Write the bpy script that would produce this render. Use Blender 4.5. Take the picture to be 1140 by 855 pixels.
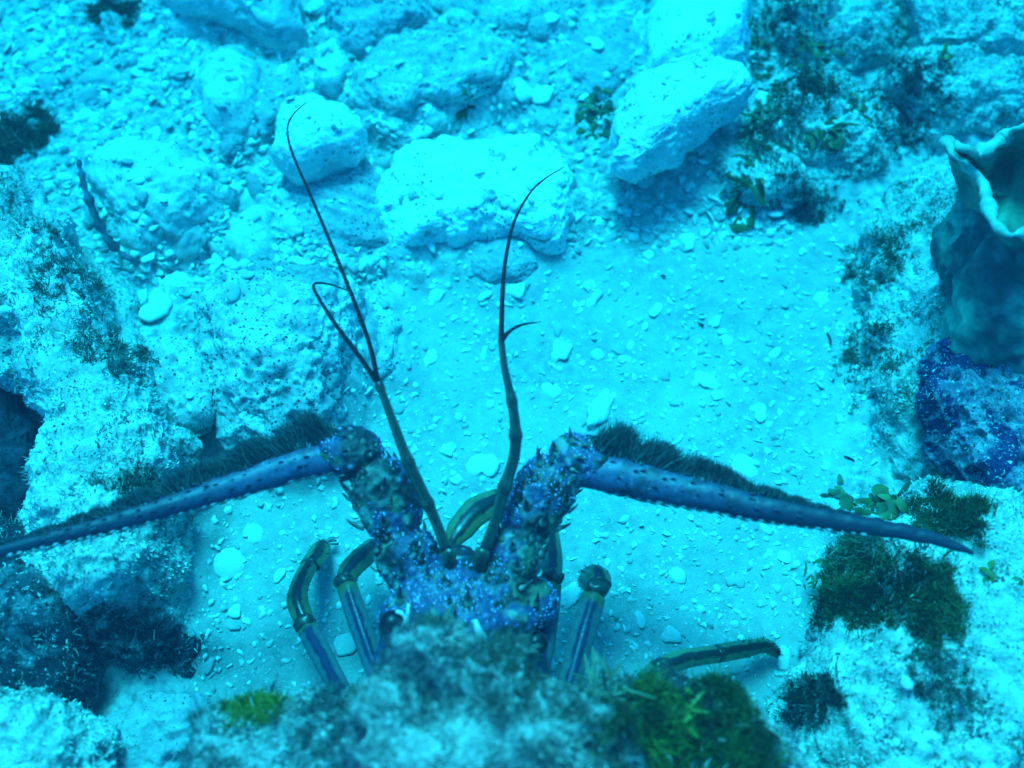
import bpy, bmesh, math, random
import numpy as np
from mathutils import Vector, Matrix

# ------------------------------------------------------------------ scene, camera, sky, sun, exposure
for o in list(bpy.data.objects):
    bpy.data.objects.remove(o)
SC = bpy.context.scene
COL = SC.collection
random.seed(11)
RNG = np.random.default_rng(11)

TILT, DIST, FOV = math.radians(28), 0.80, math.radians(50)
CAM = np.array([0.0, -DIST * math.sin(TILT), DIST * math.cos(TILT)])
FWD = np.array([0.0, math.sin(TILT), -math.cos(TILT)])
UPV = np.array([0.0, math.cos(TILT), math.sin(TILT)])
RGT = np.array([1.0, 0.0, 0.0])
FL = 0.5 / math.tan(FOV / 2)

cam_data = bpy.data.cameras.new('camera')
cam = bpy.data.objects.new('camera', cam_data)
COL.objects.link(cam)
cam.location = CAM
cam.rotation_euler = (TILT, 0, 0)
cam_data.sensor_width = 36
cam_data.lens = 36 * FL
cam_data.clip_start = 0.01
cam_data.clip_end = 100
cam_data.dof.use_dof = True
cam_data.dof.focus_distance = 0.71
cam_data.dof.aperture_fstop = 4.3
SC.camera = cam

SUN_EL, SUN_AZ = math.radians(62), math.radians(15)     # the sun stands beyond the top edge, a little left
w = bpy.data.worlds.new('World')
SC.world = w
w.use_nodes = True
nt = w.node_tree
sky = nt.nodes.new('ShaderNodeTexSky')
sky.sky_type = 'NISHITA'
sky.sun_disc = False
sky.sun_elevation = SUN_EL
sky.sun_rotation = -SUN_AZ
bg = nt.nodes['Background']
bg.inputs['Strength'].default_value = 0.15
nt.links.new(sky.outputs['Color'], bg.inputs['Color'])

sun_data = bpy.data.lights.new('sun', 'SUN')
sun_data.energy = 3.0
sun_data.angle = math.radians(22)                        # scattered by the water above
sun_data.color = (1.0, 0.97, 0.92)
sun = bpy.data.objects.new('sun', sun_data)
COL.objects.link(sun)
sd = Vector((-math.sin(SUN_AZ) * math.cos(SUN_EL), math.cos(SUN_AZ) * math.cos(SUN_EL), math.sin(SUN_EL)))
sun.rotation_euler = sd.to_track_quat('Z', 'Y').to_euler()
sun.location = sd * 3

SC.view_settings.view_transform = 'Standard'
SC.view_settings.look = 'None'
SC.view_settings.gamma = 1
SC.view_settings.exposure = 1.50
cy = SC.cycles
cy.use_denoising = True
cy.max_bounces = 6
cy.diffuse_bounces = 4
cy.volume_bounces = 2
cy.transparent_max_bounces = 8

# ------------------------------------------------------------------ pixels to points, noise
def ray(px, py):
    d = FWD * FL + RGT * ((px - 570) / 1140) + UPV * ((427.5 - py) / 1140)
    return d / np.linalg.norm(d)

def P(px, py, z=0.0):
    d = ray(px, py)
    return CAM + d * ((z - CAM[2]) / d[2])

_pr = np.random.default_rng(5)
PERM = _pr.permutation(256)
PERM = np.concatenate([PERM, PERM, PERM])
GRAD = _pr.normal(size=(256, 3))
GRAD /= np.linalg.norm(GRAD, axis=1)[:, None]

def noise(p):
    i = np.floor(p).astype(np.int64)
    f = p - i
    i &= 255
    u = f * f * f * (f * (f * 6 - 15) + 10)
    out = np.zeros(len(p))
    for dx in (0, 1):
        wx = u[:, 0] if dx else 1 - u[:, 0]
        hx = PERM[(i[:, 0] + dx) & 255]
        for dy in (0, 1):
            wy = wx * (u[:, 1] if dy else 1 - u[:, 1])
            hy = PERM[hx + ((i[:, 1] + dy) & 255)]
            for dz in (0, 1):
                g = GRAD[PERM[hy + ((i[:, 2] + dz) & 255)]]
                out += wy * (u[:, 2] if dz else 1 - u[:, 2]) * (
                    g[:, 0] * (f[:, 0] - dx) + g[:, 1] * (f[:, 1] - dy) + g[:, 2] * (f[:, 2] - dz))
    return out * 1.6

def fbm(p, octv=4, gain=0.5, lac=2.03):
    a, s, tot = 1.0, 0.0, 0.0
    for k in range(octv):
        s = s + a * noise(p + 17.3 * k)
        tot += a
        a *= gain
        p = p * lac
    return s / tot

def ridged(p, octv=4):
    a, s, tot = 1.0, 0.0, 0.0
    for k in range(octv):
        s = s + a * (1 - 2 * np.abs(noise(p + 9.1 * k)))
        tot += a
        a *= 0.5
        p = p * 2.1
    return s / tot

def worley(p, seed=0):
    i = np.floor(p).astype(np.int64)
    best = np.full(len(p), 9.0)
    bid = np.zeros(len(p), int)
    for dx in (-1, 0, 1):
        for dy in (-1, 0, 1):
            for dz in (-1, 0, 1):
                c = i + (dx, dy, dz)
                h = PERM[PERM[PERM[(c[:, 0] + seed) & 255] + (c[:, 1] & 255)] + (c[:, 2] & 255)]
                q = c + 0.5 + 0.42 * GRAD[h]
                d = np.sqrt(((p - q) ** 2).sum(1))
                m = d < best
                best[m] = d[m]
                bid[m] = h[m]
    return best, bid / 255.0

def sstep(a, b, x):
    t = np.clip((x - a) / (b - a), 0, 1)
    return t * t * (3 - 2 * t)

def poly_sdf(x, y, poly):
    """signed distance, negative inside"""
    d = np.full(x.shape, 1e9)
    ins = np.zeros(x.shape, bool)
    n = len(poly)
    for k in range(n):
        ax, ay = poly[k]
        bx, by = poly[(k + 1) % n]
        ex, ey = bx - ax, by - ay
        t = np.clip(((x - ax) * ex + (y - ay) * ey) / (ex * ex + ey * ey + 1e-12), 0, 1)
        d = np.minimum(d, (x - ax - t * ex) ** 2 + (y - ay - t * ey) ** 2)
        c = ((ay > y) != (by > y)) & (x < ex * (y - ay) / (ey if abs(ey) > 1e-12 else 1e-12) + ax)
        ins ^= c
    d = np.sqrt(d)
    return np.where(ins, -d, d)

# ------------------------------------------------------------------ object helpers
def mesh_from(name, V, F, mat=None, smooth=True, cols=None, uv=None):
    me = bpy.data.meshes.new(name)
    V = np.asarray(V, dtype=np.float32)
    if isinstance(F, np.ndarray):
        k = F.shape[1]
        me.vertices.add(len(V))
        me.vertices.foreach_set('co', V.ravel())
        me.loops.add(F.size)
        me.loops.foreach_set('vertex_index', F.astype(np.int32).ravel())
        me.polygons.add(len(F))
        me.polygons.foreach_set('loop_start', np.arange(0, F.size, k, dtype=np.int32))
        me.update(calc_edges=True)
    else:
        me.from_pydata(V.tolist(), [], F)
        me.update()
    if smooth:
        me.polygons.foreach_set('use_smooth', np.ones(len(me.polygons), bool))
    if cols is not None:
        ca = me.color_attributes.new('col', 'FLOAT_COLOR', 'POINT')
        c = np.ones((len(V), 4), np.float32)
        c[:, :3] = cols
        ca.data.foreach_set('color', c.ravel())
    if uv is not None:
        ul = me.uv_layers.new(name='uv')
        li = np.zeros(len(me.loops), np.int32)
        me.loops.foreach_get('vertex_index', li)
        ul.data.foreach_set('uv', np.asarray(uv, np.float32)[li].ravel())
    if mat:
        me.materials.append(mat)
    return me

def link(name, me, parent=None, loc=(0, 0, 0)):
    o = bpy.data.objects.new(name, me)
    COL.objects.link(o)
    o.location = loc
    if parent is not None:
        o.parent = parent
    return o

def tag(o, label=None, cat=None, group=None, kind=None):
    for k, v in (('label', label), ('category', cat), ('group', group), ('kind', kind)):
        if v:
            o[k] = v
    return o

def empty(name, loc=(0, 0, 0)):
    o = bpy.data.objects.new(name, None)
    o.empty_display_size = 0.02
    COL.objects.link(o)
    o.location = loc
    return o

class MB:
    """collects vertices and faces for one mesh"""
    def __init__(self):
        self.V, self.F, self.C, self.UV, self.n = [], [], [], [], 0
    def add(self, V, F, col=(1, 1, 1), uv=None):
        V = np.asarray(V, float)
        self.V.append(V)
        self.F += [tuple(int(i) + self.n for i in f) for f in F]
        self.C.append(np.broadcast_to(np.asarray(col, float), (len(V), 3)))
        self.UV.append(np.zeros((len(V), 2)) if uv is None else uv)
        self.n += len(V)
    def mesh(self, name, mat, smooth=True):
        return mesh_from(name, np.concatenate(self.V), self.F, mat, smooth, np.concatenate(self.C), np.concatenate(self.UV))
    def build(self, name, mat, parent=None, smooth=True, loc=(0, 0, 0)):
        return link(name, self.mesh(name, mat, smooth), parent, loc)

def catmull(pts, n):
    pts = np.asarray(pts, float)
    p = np.vstack([2 * pts[0] - pts[1], pts, 2 * pts[-1] - pts[-2]])
    m = len(pts) - 1
    t = np.linspace(0, m - 1e-9, n)
    i = np.floor(t).astype(int)
    f = (t - i)[:, None]
    a, b, c, d = p[i], p[i + 1], p[i + 2], p[i + 3]
    return 0.5 * (2 * b + (c - a) * f + (2 * a - 5 * b + 4 * c - d) * f ** 2 + (3 * b - a - 3 * c + d) * f ** 3)

def frames(path, up=(0, 0, 1)):
    t = np.gradient(path, axis=0)
    t /= np.linalg.norm(t, axis=1)[:, None] + 1e-12
    s = np.cross(t, np.asarray(up, float))
    s /= np.linalg.norm(s, axis=1)[:, None] + 1e-9
    u = np.cross(s, t)
    return t, s, u

def tube(path, rad, nseg=10, flat=1.0, caps=True, fn=None):
    """tube along path; rad per point; flat squashes it along its up direction"""
    path = np.asarray(path, float)
    n = len(path)
    rad = np.broadcast_to(np.asarray(rad, float), (n,))
    t, s, u = frames(path)
    ang = np.linspace(0, 2 * math.pi, nseg, endpoint=False)
    ca, sa = np.cos(ang), np.sin(ang)
    R = rad[:, None] * (fn(np.linspace(0, 1, n)[:, None], ang[None, :]) if fn else 1.0) * np.ones((1, nseg))
    V = path[:, None, :] + (R * ca)[:, :, None] * s[:, None, :] + (R * sa * flat)[:, :, None] * u[:, None, :]
    uv = np.stack(np.broadcast_arrays((ang / (2 * math.pi))[None, :], np.linspace(0, 1, n)[:, None]), -1)
    V = V.reshape(-1, 3)
    uv = uv.reshape(-1, 2)
    F = []
    for i in range(n - 1):
        for j in range(nseg):
            k = (j + 1) % nseg
            F.append((i * nseg + j, i * nseg + k, (i + 1) * nseg + k, (i + 1) * nseg + j))
    if caps:
        V = np.vstack([V, path[0], path[-1]])
        uv = np.vstack([uv, [0.5, 0], [0.5, 1]])
        for j in range(nseg):
            k = (j + 1) % nseg
            F.append((n * nseg, k, j))
            F.append((n * nseg + 1, (n - 1) * nseg + j, (n - 1) * nseg + k))
    return V, F, uv

_ico = {}
def ico(sub):
    if sub not in _ico:
        bm = bmesh.new()
        bmesh.ops.create_icosphere(bm, subdivisions=sub, radius=1)
        V = np.array([v.co[:] for v in bm.verts])
        F = np.array([[v.index for v in f.verts] for f in bm.faces])
        bm.free()
        _ico[sub] = (V / np.linalg.norm(V, axis=1)[:, None], F)
    return _ico[sub]

def vnormals(V, F):
    a, b, c = V[F[:, 0]], V[F[:, 1]], V[F[:, 2]]
    fn = np.cross(b - a, c - a)
    N = np.zeros_like(V)
    for k in range(3):
        np.add.at(N, F[:, k], fn)
    return N / (np.linalg.norm(N, axis=1)[:, None] + 1e-12)

# ------------------------------------------------------------------ materials
def nodes_mat(name, rough=0.85, spec=0.25):
    m = bpy.data.materials.new(name)
    m.use_nodes = True
    b = m.node_tree.nodes['Principled BSDF']
    b.inputs['Roughness'].default_value = rough
    b.inputs['Specular IOR Level'].default_value = spec
    return m, m.node_tree, b

def N_(nt, typ, **kw):
    n = nt.nodes.new(typ)
    for k, v in kw.items():
        if k in n.inputs:
            n.inputs[k].default_value = v
        else:
            setattr(n, k, v)
    return n

def mixc(nt, fac, a, b, mode='MIX'):
    n = nt.nodes.new('ShaderNodeMix')
    n.data_type = 'RGBA'
    n.blend_type = mode
    for idx, v in ((0, fac), (6, a), (7, b)):
        if isinstance(v, bpy.types.NodeSocket):
            nt.links.new(v, n.inputs[idx])
        elif idx == 0:
            n.inputs[0].default_value = v
        else:
            n.inputs[idx].default_value = (*v, 1)
    return n.outputs[2]

def ramp(nt, src, a, b):
    n = nt.nodes.new('ShaderNodeMapRange')
    n.interpolation_type = 'SMOOTHSTEP'
    n.inputs['From Min'].default_value = a
    n.inputs['From Max'].default_value = b
    nt.links.new(src, n.inputs['Value'])
    return n.outputs['Result']

def tex(nt, co, scale, detail=4, rough=0.6, dist=0.0):
    n = N_(nt, 'ShaderNodeTexNoise', Scale=scale, Detail=detail, Roughness=rough, Distortion=dist)
    nt.links.new(co, n.inputs['Vector'])
    return n.outputs['Fac']

def voro(nt, co, scale, out='Distance'):
    n = N_(nt, 'ShaderNodeTexVoronoi', Scale=scale)
    nt.links.new(co, n.inputs['Vector'])
    return n.outputs[out]

def rock_mat(name, light, dark, stain, amount=0.5, speck=0.5, bump=0.6, stain_scale=16, patch=None, patch_amt=0.62, white=0.0, blot=1.0, grain=0.35):
    m, nt, b = nodes_mat(name)
    co = nt.nodes.new('ShaderNodeTexCoord').outputs['Object']
    big = tex(nt, co, 14, 5, 0.6)
    mid = tex(nt, co, 70, 6, 0.65, 0.4)
    fine = tex(nt, co, 420, 4, 0.7)
    c = mixc(nt, ramp(nt, mid, 0.38, 0.62), dark, light)
    bs = N_(nt, 'ShaderNodeMath', operation='MULTIPLY')
    nt.links.new(ramp(nt, big, 0.50, 0.68), bs.inputs[0])
    bs.inputs[1].default_value = blot
    c = mixc(nt, bs.outputs[0], c, tuple(0.55 * x + 0.45 * y for x, y in zip(dark, stain)))
    c = mixc(nt, ramp(nt, tex(nt, co, stain_scale, 7, 0.7, 0.6), 1 - amount, 1 - amount + 0.12), c, stain)
    if patch is not None:
        c = mixc(nt, ramp(nt, tex(nt, co, 24, 6, 0.65, 0.8), patch_amt, patch_amt + 0.05), c, patch)
    # dark pinholes and grains
    v = voro(nt, co, 260)
    sel = ramp(nt, tex(nt, co, 45, 3), 0.66 - 0.25 * speck, 0.72 - 0.25 * speck)
    hole = N_(nt, 'ShaderNodeMath', operation='MULTIPLY')
    nt.links.new(ramp(nt, v, 0.32, 0.16), hole.inputs[0])
    nt.links.new(sel, hole.inputs[1])
    c = mixc(nt, hole.outputs[0], c, tuple(0.35 * x for x in stain))
    v2 = voro(nt, co, 520)
    hole2 = N_(nt, 'ShaderNodeMath', operation='MULTIPLY')
    nt.links.new(ramp(nt, v2, 0.30, 0.18), hole2.inputs[0])
    nt.links.new(ramp(nt, tex(nt, co, 70, 4), 0.62 - 0.2 * speck, 0.70 - 0.2 * speck), hole2.inputs[1])
    c = mixc(nt, hole2.outputs[0], c, tuple(0.6 * x for x in stain))
    if white > 0:
        c = mixc(nt, ramp(nt, tex(nt, co, 330, 3, 0.75, 0.3), 0.62 - 0.12 * white, 0.66 - 0.12 * white), c, (0.72, 0.72, 0.66))
    c = mixc(nt, grain, c, mixc(nt, ramp(nt, fine, 0.3, 0.7), (0.3, 0.3, 0.3), (1, 1, 1)), 'MULTIPLY')
    nt.links.new(c, b.inputs['Base Color'])
    h = N_(nt, 'ShaderNodeMath', operation='ADD')
    nt.links.new(fine, h.inputs[0])
    nt.links.new(mid, h.inputs[1])
    bp = N_(nt, 'ShaderNodeBump', Strength=bump, Distance=0.003)
    nt.links.new(h.outputs[0], bp.inputs['Height'])
    nt.links.new(bp.outputs['Normal'], b.inputs['Normal'])
    return m

def col_mat(name, rough=0.8, spec=0.2, grain=260, grain_amt=0.35, bump=0.2):
    """colour attribute times grain"""
    m, nt, b = nodes_mat(name, rough, spec)
    a = nt.nodes.new('ShaderNodeVertexColor')
    a.layer_name = 'col'
    co = nt.nodes.new('ShaderNodeTexCoord').outputs['Object']
    g = tex(nt, co, grain, 4, 0.65)
    c = mixc(nt, grain_amt, a.outputs['Color'], mixc(nt, ramp(nt, g, 0.3, 0.7), (0.25, 0.25, 0.25), (1, 1, 1)), 'MULTIPLY')
    nt.links.new(c, b.inputs['Base Color'])
    if bump:
        bp = N_(nt, 'ShaderNodeBump', Strength=bump, Distance=0.002)
        nt.links.new(g, bp.inputs['Height'])
        nt.links.new(bp.outputs['Normal'], b.inputs['Normal'])
    return m

OLIVE, PURPLE = (0.16, 0.19, 0.12), (0.12, 0.07, 0.20)
M_pale = rock_mat('pale_limestone', (0.80, 0.78, 0.71), (0.60, 0.60, 0.55), (0.30, 0.32, 0.33), 0.42, 0.45, 0.4, patch=(0.42, 0.47, 0.46), patch_amt=0.56, blot=0.7)
M_white = rock_mat('white_limestone', (0.94, 0.93, 0.88), (0.90, 0.89, 0.83), (0.42, 0.43, 0.44), 0.34, 0.75, 0.4, patch=(0.62, 0.66, 0.62), patch_amt=0.62, blot=0.15, grain=0.15)
M_boulder = rock_mat('scoured_limestone', (0.86, 0.85, 0.78), (0.70, 0.70, 0.65), (0.34, 0.36, 0.37), 0.38, 0.6, 0.4, patch=(0.56, 0.60, 0.57), patch_amt=0.55, blot=0.5, grain=0.25)
M_pit = rock_mat('pitted_limestone', (0.74, 0.73, 0.67), (0.50, 0.50, 0.48), (0.20, 0.22, 0.25), 0.44, 0.85, 0.55, patch=(0.33, 0.38, 0.36), patch_amt=0.56, blot=0.8)
M_grey = rock_mat('grey_limestone', (0.58, 0.58, 0.56), (0.40, 0.41, 0.42), (0.18, 0.18, 0.21), 0.42, 0.7, 0.5, patch=PURPLE, patch_amt=0.68)
M_turf = rock_mat('turf_covered_rock', (0.74, 0.75, 0.66), (0.45, 0.49, 0.43), (0.15, 0.19, 0.15), 0.46, 0.6, 0.7, 22, patch=OLIVE, patch_amt=0.63, white=0.6)
M_purple = rock_mat('purple_crusted_rock', (0.42, 0.42, 0.46), (0.20, 0.19, 0.28), (0.07, 0.05, 0.14), 0.50, 0.8, 0.8, 26, patch=(0.055, 0.035, 0.13), patch_amt=0.47, white=0.2)
M_shade = rock_mat('shade_painted_rock', (0.055, 0.06, 0.085), (0.022, 0.024, 0.04), (0.015, 0.015, 0.025), 0.5, 0.8, 0.8, 22)  # near-black base colour carries the shade of the left cavity
M_recess = rock_mat('shade_painted_fuzzy_rock', (0.22, 0.25, 0.27), (0.05, 0.06, 0.08), (0.02, 0.022, 0.035), 0.52, 0.6, 0.8, 24, patch=(0.03, 0.035, 0.05), patch_amt=0.5, white=0.1)  # shade of the lower left is painted into these dark tones
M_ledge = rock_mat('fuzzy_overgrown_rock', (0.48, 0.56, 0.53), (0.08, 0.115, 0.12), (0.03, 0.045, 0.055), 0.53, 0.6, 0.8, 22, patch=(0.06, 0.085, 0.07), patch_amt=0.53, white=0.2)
M_blade = col_mat('turf_blades', 0.85, 0.15, 500, 0.2, 0)
M_leaf = col_mat('algae_leaves', 0.6, 0.3, 160, 0.4, 0.15)
M_chip = col_mat('bleached_shell', 0.7, 0.3, 300, 0.22, 0.3)
M_sponge = col_mat('green_sponge', 0.7, 0.25, 130, 0.45, 0.5)

# sand: pale, with a rubble share painted by an attribute of the sheet
def sand_material():
    m, nt, b = nodes_mat('sand', 0.9, 0.2)
    co = nt.nodes.new('ShaderNodeTexCoord').outputs['Object']
    at = nt.nodes.new('ShaderNodeAttribute')
    at.attribute_name = 'rubble'
    fine = tex(nt, co, 900, 3, 0.7)
    mid = tex(nt, co, 110, 6, 0.65)
    big = tex(nt, co, 12, 5, 0.6)
    sand = mixc(nt, ramp(nt, mid, 0.34, 0.66), (0.34, 0.34, 0.31), (0.50, 0.485, 0.43))
    sand = mixc(nt, ramp(nt, big, 0.35, 0.7), sand, (0.54, 0.52, 0.47))
    sand = mixc(nt, ramp(nt, fine, 0.60, 0.70), sand, (0.22, 0.22, 0.22))
    sand = mixc(nt, ramp(nt, tex(nt, co, 420, 4, 0.75), 0.60, 0.68), sand, (0.78, 0.76, 0.68))
    rub = mixc(nt, ramp(nt, mid, 0.36, 0.6), (0.27, 0.28, 0.28), (0.60, 0.58, 0.53))
    rub = mixc(nt, ramp(nt, tex(nt, co, 30, 6, 0.7, 0.5), 0.58, 0.68), rub, (0.22, 0.25, 0.23))
    c = mixc(nt, at.outputs['Fac'], sand, rub)
    nt.links.new(c, b.inputs['Base Color'])
    h = N_(nt, 'ShaderNodeMath', operation='ADD')
    nt.links.new(fine, h.inputs[0])
    nt.links.new(mid, h.inputs[1])
    bp = N_(nt, 'ShaderNodeBump', Strength=0.5, Distance=0.0025)
    nt.links.new(h.outputs[0], bp.inputs['Height'])
    nt.links.new(bp.outputs['Normal'], b.inputs['Normal'])
    return m
M_sand = sand_material()

# ------------------------------------------------------------------ the seabed
SAND_PX = [(455, 330), (600, 300), (700, 235), (800, 225), (930, 235), (955, 330), (950, 470), (905, 590), (900, 720),
           (860, 800), (640, 860), (330, 860), (215, 760), (190, 620), (215, 500), (400, 490), (450, 420)]
SAND = [P(*p)[:2] for p in SAND_PX]

APRON = []
def ground_h(x, y):
    p = np.stack([x, y, np.zeros_like(x)], 1)
    d = poly_sdf(x, y, SAND)
    rub = sstep(-0.015, 0.03, d + 0.018 * fbm(p * 18 + 3, 3))
    far = np.clip(np.hypot(x, y) - 0.8, 0, None)
    h = 0.007 * fbm(p * 6, 3) + (0.0022 * fbm(p * 55, 4) + 0.0030 * fbm(p * 22 + 9, 3)) * (1 - rub)
    q = p + 0.006 * np.stack([fbm(p * 40, 2), fbm(p * 40 + 30, 2), 0 * x], 1)
    wd, wi = worley(q * np.array([62, 62, 1.0]))
    w2, _ = worley(q * np.array([120, 120, 1.0]), 9)
    h += rub * (0.008 + 0.012 * fbm(p * 14 + 8, 4) + 0.004 * ridged(p * 45, 3) + 0.003 * sstep(0.6, 0.35, wd) * wi + 0.0015 * sstep(0.6, 0.3, w2) + 0.004 * fbm(p * 38 + 77, 4))
    for poly, hgt, reach in APRON:
        lo, hi = np.min(poly, 0) - 0.08, np.max(poly, 0) + 0.08
        m = (x > lo[0]) & (x < hi[0]) & (y > lo[1]) & (y < hi[1])
        ds = poly_sdf(x[m], y[m], poly) + 0.010 * fbm(p[m] * 35 + 12, 3)
        h[m] = np.maximum(h[m], h[m] * 0.6 + hgt * sstep(reach, -0.004, ds))
    h += 0.05 * np.clip(far, 0, 1) * fbm(p * 1.7 + 40, 4) + 0.35 * sstep(0, 6, far) * fbm(p * 0.5 + 20, 3)
    return h, rub

# ------------------------------------------------------------------ rocks
def outline_radius(poly, c, n=360):
    th = np.linspace(-math.pi, math.pi, n, endpoint=False)
    r = np.zeros(n)
    for k in range(len(poly)):
        a, b = np.array(poly[k]) - c, np.array(poly[(k + 1) % len(poly)]) - c
        e = b - a
        dx, dy = np.cos(th), np.sin(th)
        den = dx * e[1] - dy * e[0]
        den = np.where(np.abs(den) < 1e-12, 1e-12, den)
        t = (a[0] * e[1] - a[1] * e[0]) / den
        s = (a[0] * dy - a[1] * dx) / den
        ok = (t > 0) & (s >= -1e-6) & (s <= 1 + 1e-6)
        r = np.where(ok, np.maximum(r, t), r)
    k = np.hanning(15)
    k /= k.sum()
    r = np.convolve(np.concatenate([r[-14:], r, r[:14]]), k, 'same')[14:-14]
    return r

def rock(name, label, px, zc, top, bot, mat, sub=6, e=(0.55, 0.75), amp=(0.010, 0.004, 0.0012), freq=(22, 70, 240),
         pit=(0, 60), ridge=None, cat='rock', group=None, center=None, tilt=(0, 0), apron=None, frac=0.25):
    poly = [P(x, y, zc)[:2] for x, y in px]
    c = np.mean(poly, 0) if center is None else P(*center, zc)[:2]
    rr = outline_radius(poly, c)
    D, F = ico(sub)
    th = np.arctan2(D[:, 1], D[:, 0])
    cph = np.hypot(D[:, 0], D[:, 1])
    B = np.interp(th + 0.10 * fbm(D * 2.5 + len(label), 3), np.linspace(-math.pi, math.pi, len(rr) + 1), np.append(rr, rr[0]), period=2 * math.pi)
    rho = B * cph ** e[0]
    zz = np.sign(D[:, 2]) * np.abs(D[:, 2]) ** e[1]
    V = np.stack([np.cos(th) * rho, np.sin(th) * rho, np.where(zz > 0, top * zz, bot * zz)], 1)
    V[:, 2] += tilt[0] * V[:, 0] + tilt[1] * V[:, 1]
    off = np.array([c[0], c[1], zc]) + (sum(map(ord, label)) % 97)
    Q = V + off
    n = vnormals(V, F)
    wf, wc = worley(Q * freq[0] * 0.95 + 0.25 * np.stack([fbm(Q * 60, 2), fbm(Q * 60 + 5, 2), fbm(Q * 60 + 9, 2)], 1), 3)
    d = 1.5 * amp[0] * (fbm(Q * freq[0], 3) + 0.4 * (0.45 - wf) + frac * (wc - 0.5)) + 0.6 * amp[1] * ridged(Q * freq[1], 3) + amp[2] * fbm(Q * freq[2], 2)
    if pit[0]:
        wd, wi = worley(Q * pit[1])
        d -= pit[0] * sstep(0.42, 0.12, wd) * (wi > 0.55)
        wd, wi = worley(Q * pit[1] * 2.6, 7)
        d -= 0.4 * pit[0] * sstep(0.45, 0.15, wd) * (wi > 0.6)
    if ridge:
        wob = fbm(Q * 20, 2)
        d += ridge[0] * np.sin((V[:, 1] + 0.25 * V[:, 0] + 0.022 * wob) * ridge[1])
    V = V + n * d[:, None]
    if apron is None:
        apron = zc + 0.18 * top
    if apron > 0:
        APRON.append((poly, min(apron, 0.021), 0.026))
    o = link(name, mesh_from(name, V, F, mat), None, (c[0], c[1], zc))
    tag(o, label, cat, group)
    ROCKS.append((o, V + np.array([c[0], c[1], zc]), F))
    return o

ROCKS = []
# top left
rock('rock', 'smooth pale rock arching along the top edge, left of the dark grey slab', [(165, -20), (190, 12), (240, 22), (285, 40), (318, 62), (345, 50), (338, 15), (310, -15), (260, -60), (190, -60)], 0.022, 0.034, 0.03, M_pale, 6, amp=(0.006, 0.002, 0.0008), e=(0.75, 0.9), apron=0.012)
rock('rock', 'oblong smooth pale cobble standing upright between the shell rubble and the flat grey rubble', [(240, 72), (268, 66), (290, 85), (290, 130), (275, 165), (245, 172), (226, 150), (228, 105)], 0.01, 0.03, 0.03, M_pale, 6, amp=(0.006, 0.0025, 0.0008), e=(0.8, 0.9))
rock('rock', 'rounded pale boulder with a dark shell blade along its left side', [(108, 182), (160, 172), (215, 175), (246, 205), (240, 250), (205, 275), (160, 290), (130, 262), (112, 220)], 0.012, 0.04, 0.03, M_pale, 6, amp=(0.009, 0.004, 0.001), pit=(0.003, 90), e=(0.75, 0.9))
rock('rock', 'pale wedge shaped rock below the tip of the long left antennule', [(318, 125), (352, 116), (388, 135), (406, 160), (398, 178), (360, 190), (330, 202), (306, 180)], 0.036, 0.026, 0.020, M_boulder, 6, amp=(0.006, 0.003, 0.001), apron=0)
rock('rock', 'small pale upright rock just above the pale wedge shaped rock', [(352, 70), (372, 52), (394, 62), (396, 95), (378, 116), (350, 108)], 0.014, 0.026, 0.03, M_pale, 5, amp=(0.005, 0.003, 0.001), e=(0.7, 0.9))
rock('rock', 'dark spotted grey slab touching the top edge', [(372, -20), (420, -25), (468, -10), (474, 35), (450, 52), (420, 70), (386, 62), (364, 25)], 0.022, 0.028, 0.018, M_grey, 6, amp=(0.007, 0.004, 0.0015), pit=(0.004, 80), e=(0.6, 0.8))
rock('rock', 'broad flat grey slab below the dark purple patch near the top', [(398, 85), (430, 60), (480, 48), (540, 42), (572, 70), (568, 108), (520, 122), (470, 128), (452, 145), (420, 138), (392, 118)], 0.02, 0.024, 0.014, M_pit, 6, amp=(0.008, 0.005, 0.0015), pit=(0.003, 80), e=(0.6, 0.75))
rock('rock', 'brightest white slab with scattered dark pits between the two antennules', [(424, 215), (450, 178), (500, 164), (560, 170), (612, 166), (640, 200), (640, 240), (612, 276), (560, 262), (510, 272), (450, 282), (424, 250)], 0.01, 0.03, 0.018, M_white, 7, amp=(0.009, 0.004, 0.0012), pit=(0.004, 70), e=(0.6, 0.8), apron=0.009)
rock('rock', 'large smooth white boulder with a dark hollow under its right side', [(684, 140), (700, 105), (740, 82), (790, 72), (830, 84), (838, 108), (815, 128), (780, 150), (752, 176), (706, 200), (676, 188)], 0.050, 0.030, 0.022, M_boulder, 7, amp=(0.007, 0.003, 0.001), apron=0)
rock('rock', 'bright white rock running off the top edge behind the large white boulder', [(722, 95), (722, 40), (740, -30), (830, -40), (834, 30), (826, 78), (790, 84)], 0.03, 0.034, 0.03, M_white, 6, amp=(0.006, 0.003, 0.001), e=(0.7, 0.85), apron=0.016)
rock('rock', 'rock with wavy horizontal ridges left of the brightest white slab', [(322, 205), (360, 190), (410, 190), (428, 215), (430, 260), (440, 285), (395, 300), (345, 290), (326, 250)], 0.010, 0.016, 0.03, M_grey, 7, amp=(0.004, 0.002, 0.001), ridge=(0.0013, 470), pit=(0.002, 60))
rock('rock', 'round dark grey stone below the right end of the brightest white slab', [(522, 285), (540, 266), (572, 262), (598, 275), (600, 300), (578, 320), (545, 320), (524, 306)], 0.004, 0.014, 0.02, M_grey, 6, amp=(0.003, 0.002, 0.001), e=(0.7, 0.9))
rock('rock', 'pitted block with a dark gap under its lower right corner', [(148, 410), (170, 390), (215, 386), (238, 405), (240, 450), (236, 476), (205, 486), (175, 470), (152, 440)], 0.03, 0.02, 0.018, M_pit, 6, amp=(0.006, 0.004, 0.0012), pit=(0.004, 80), e=(0.6, 0.75), apron=0)
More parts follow.
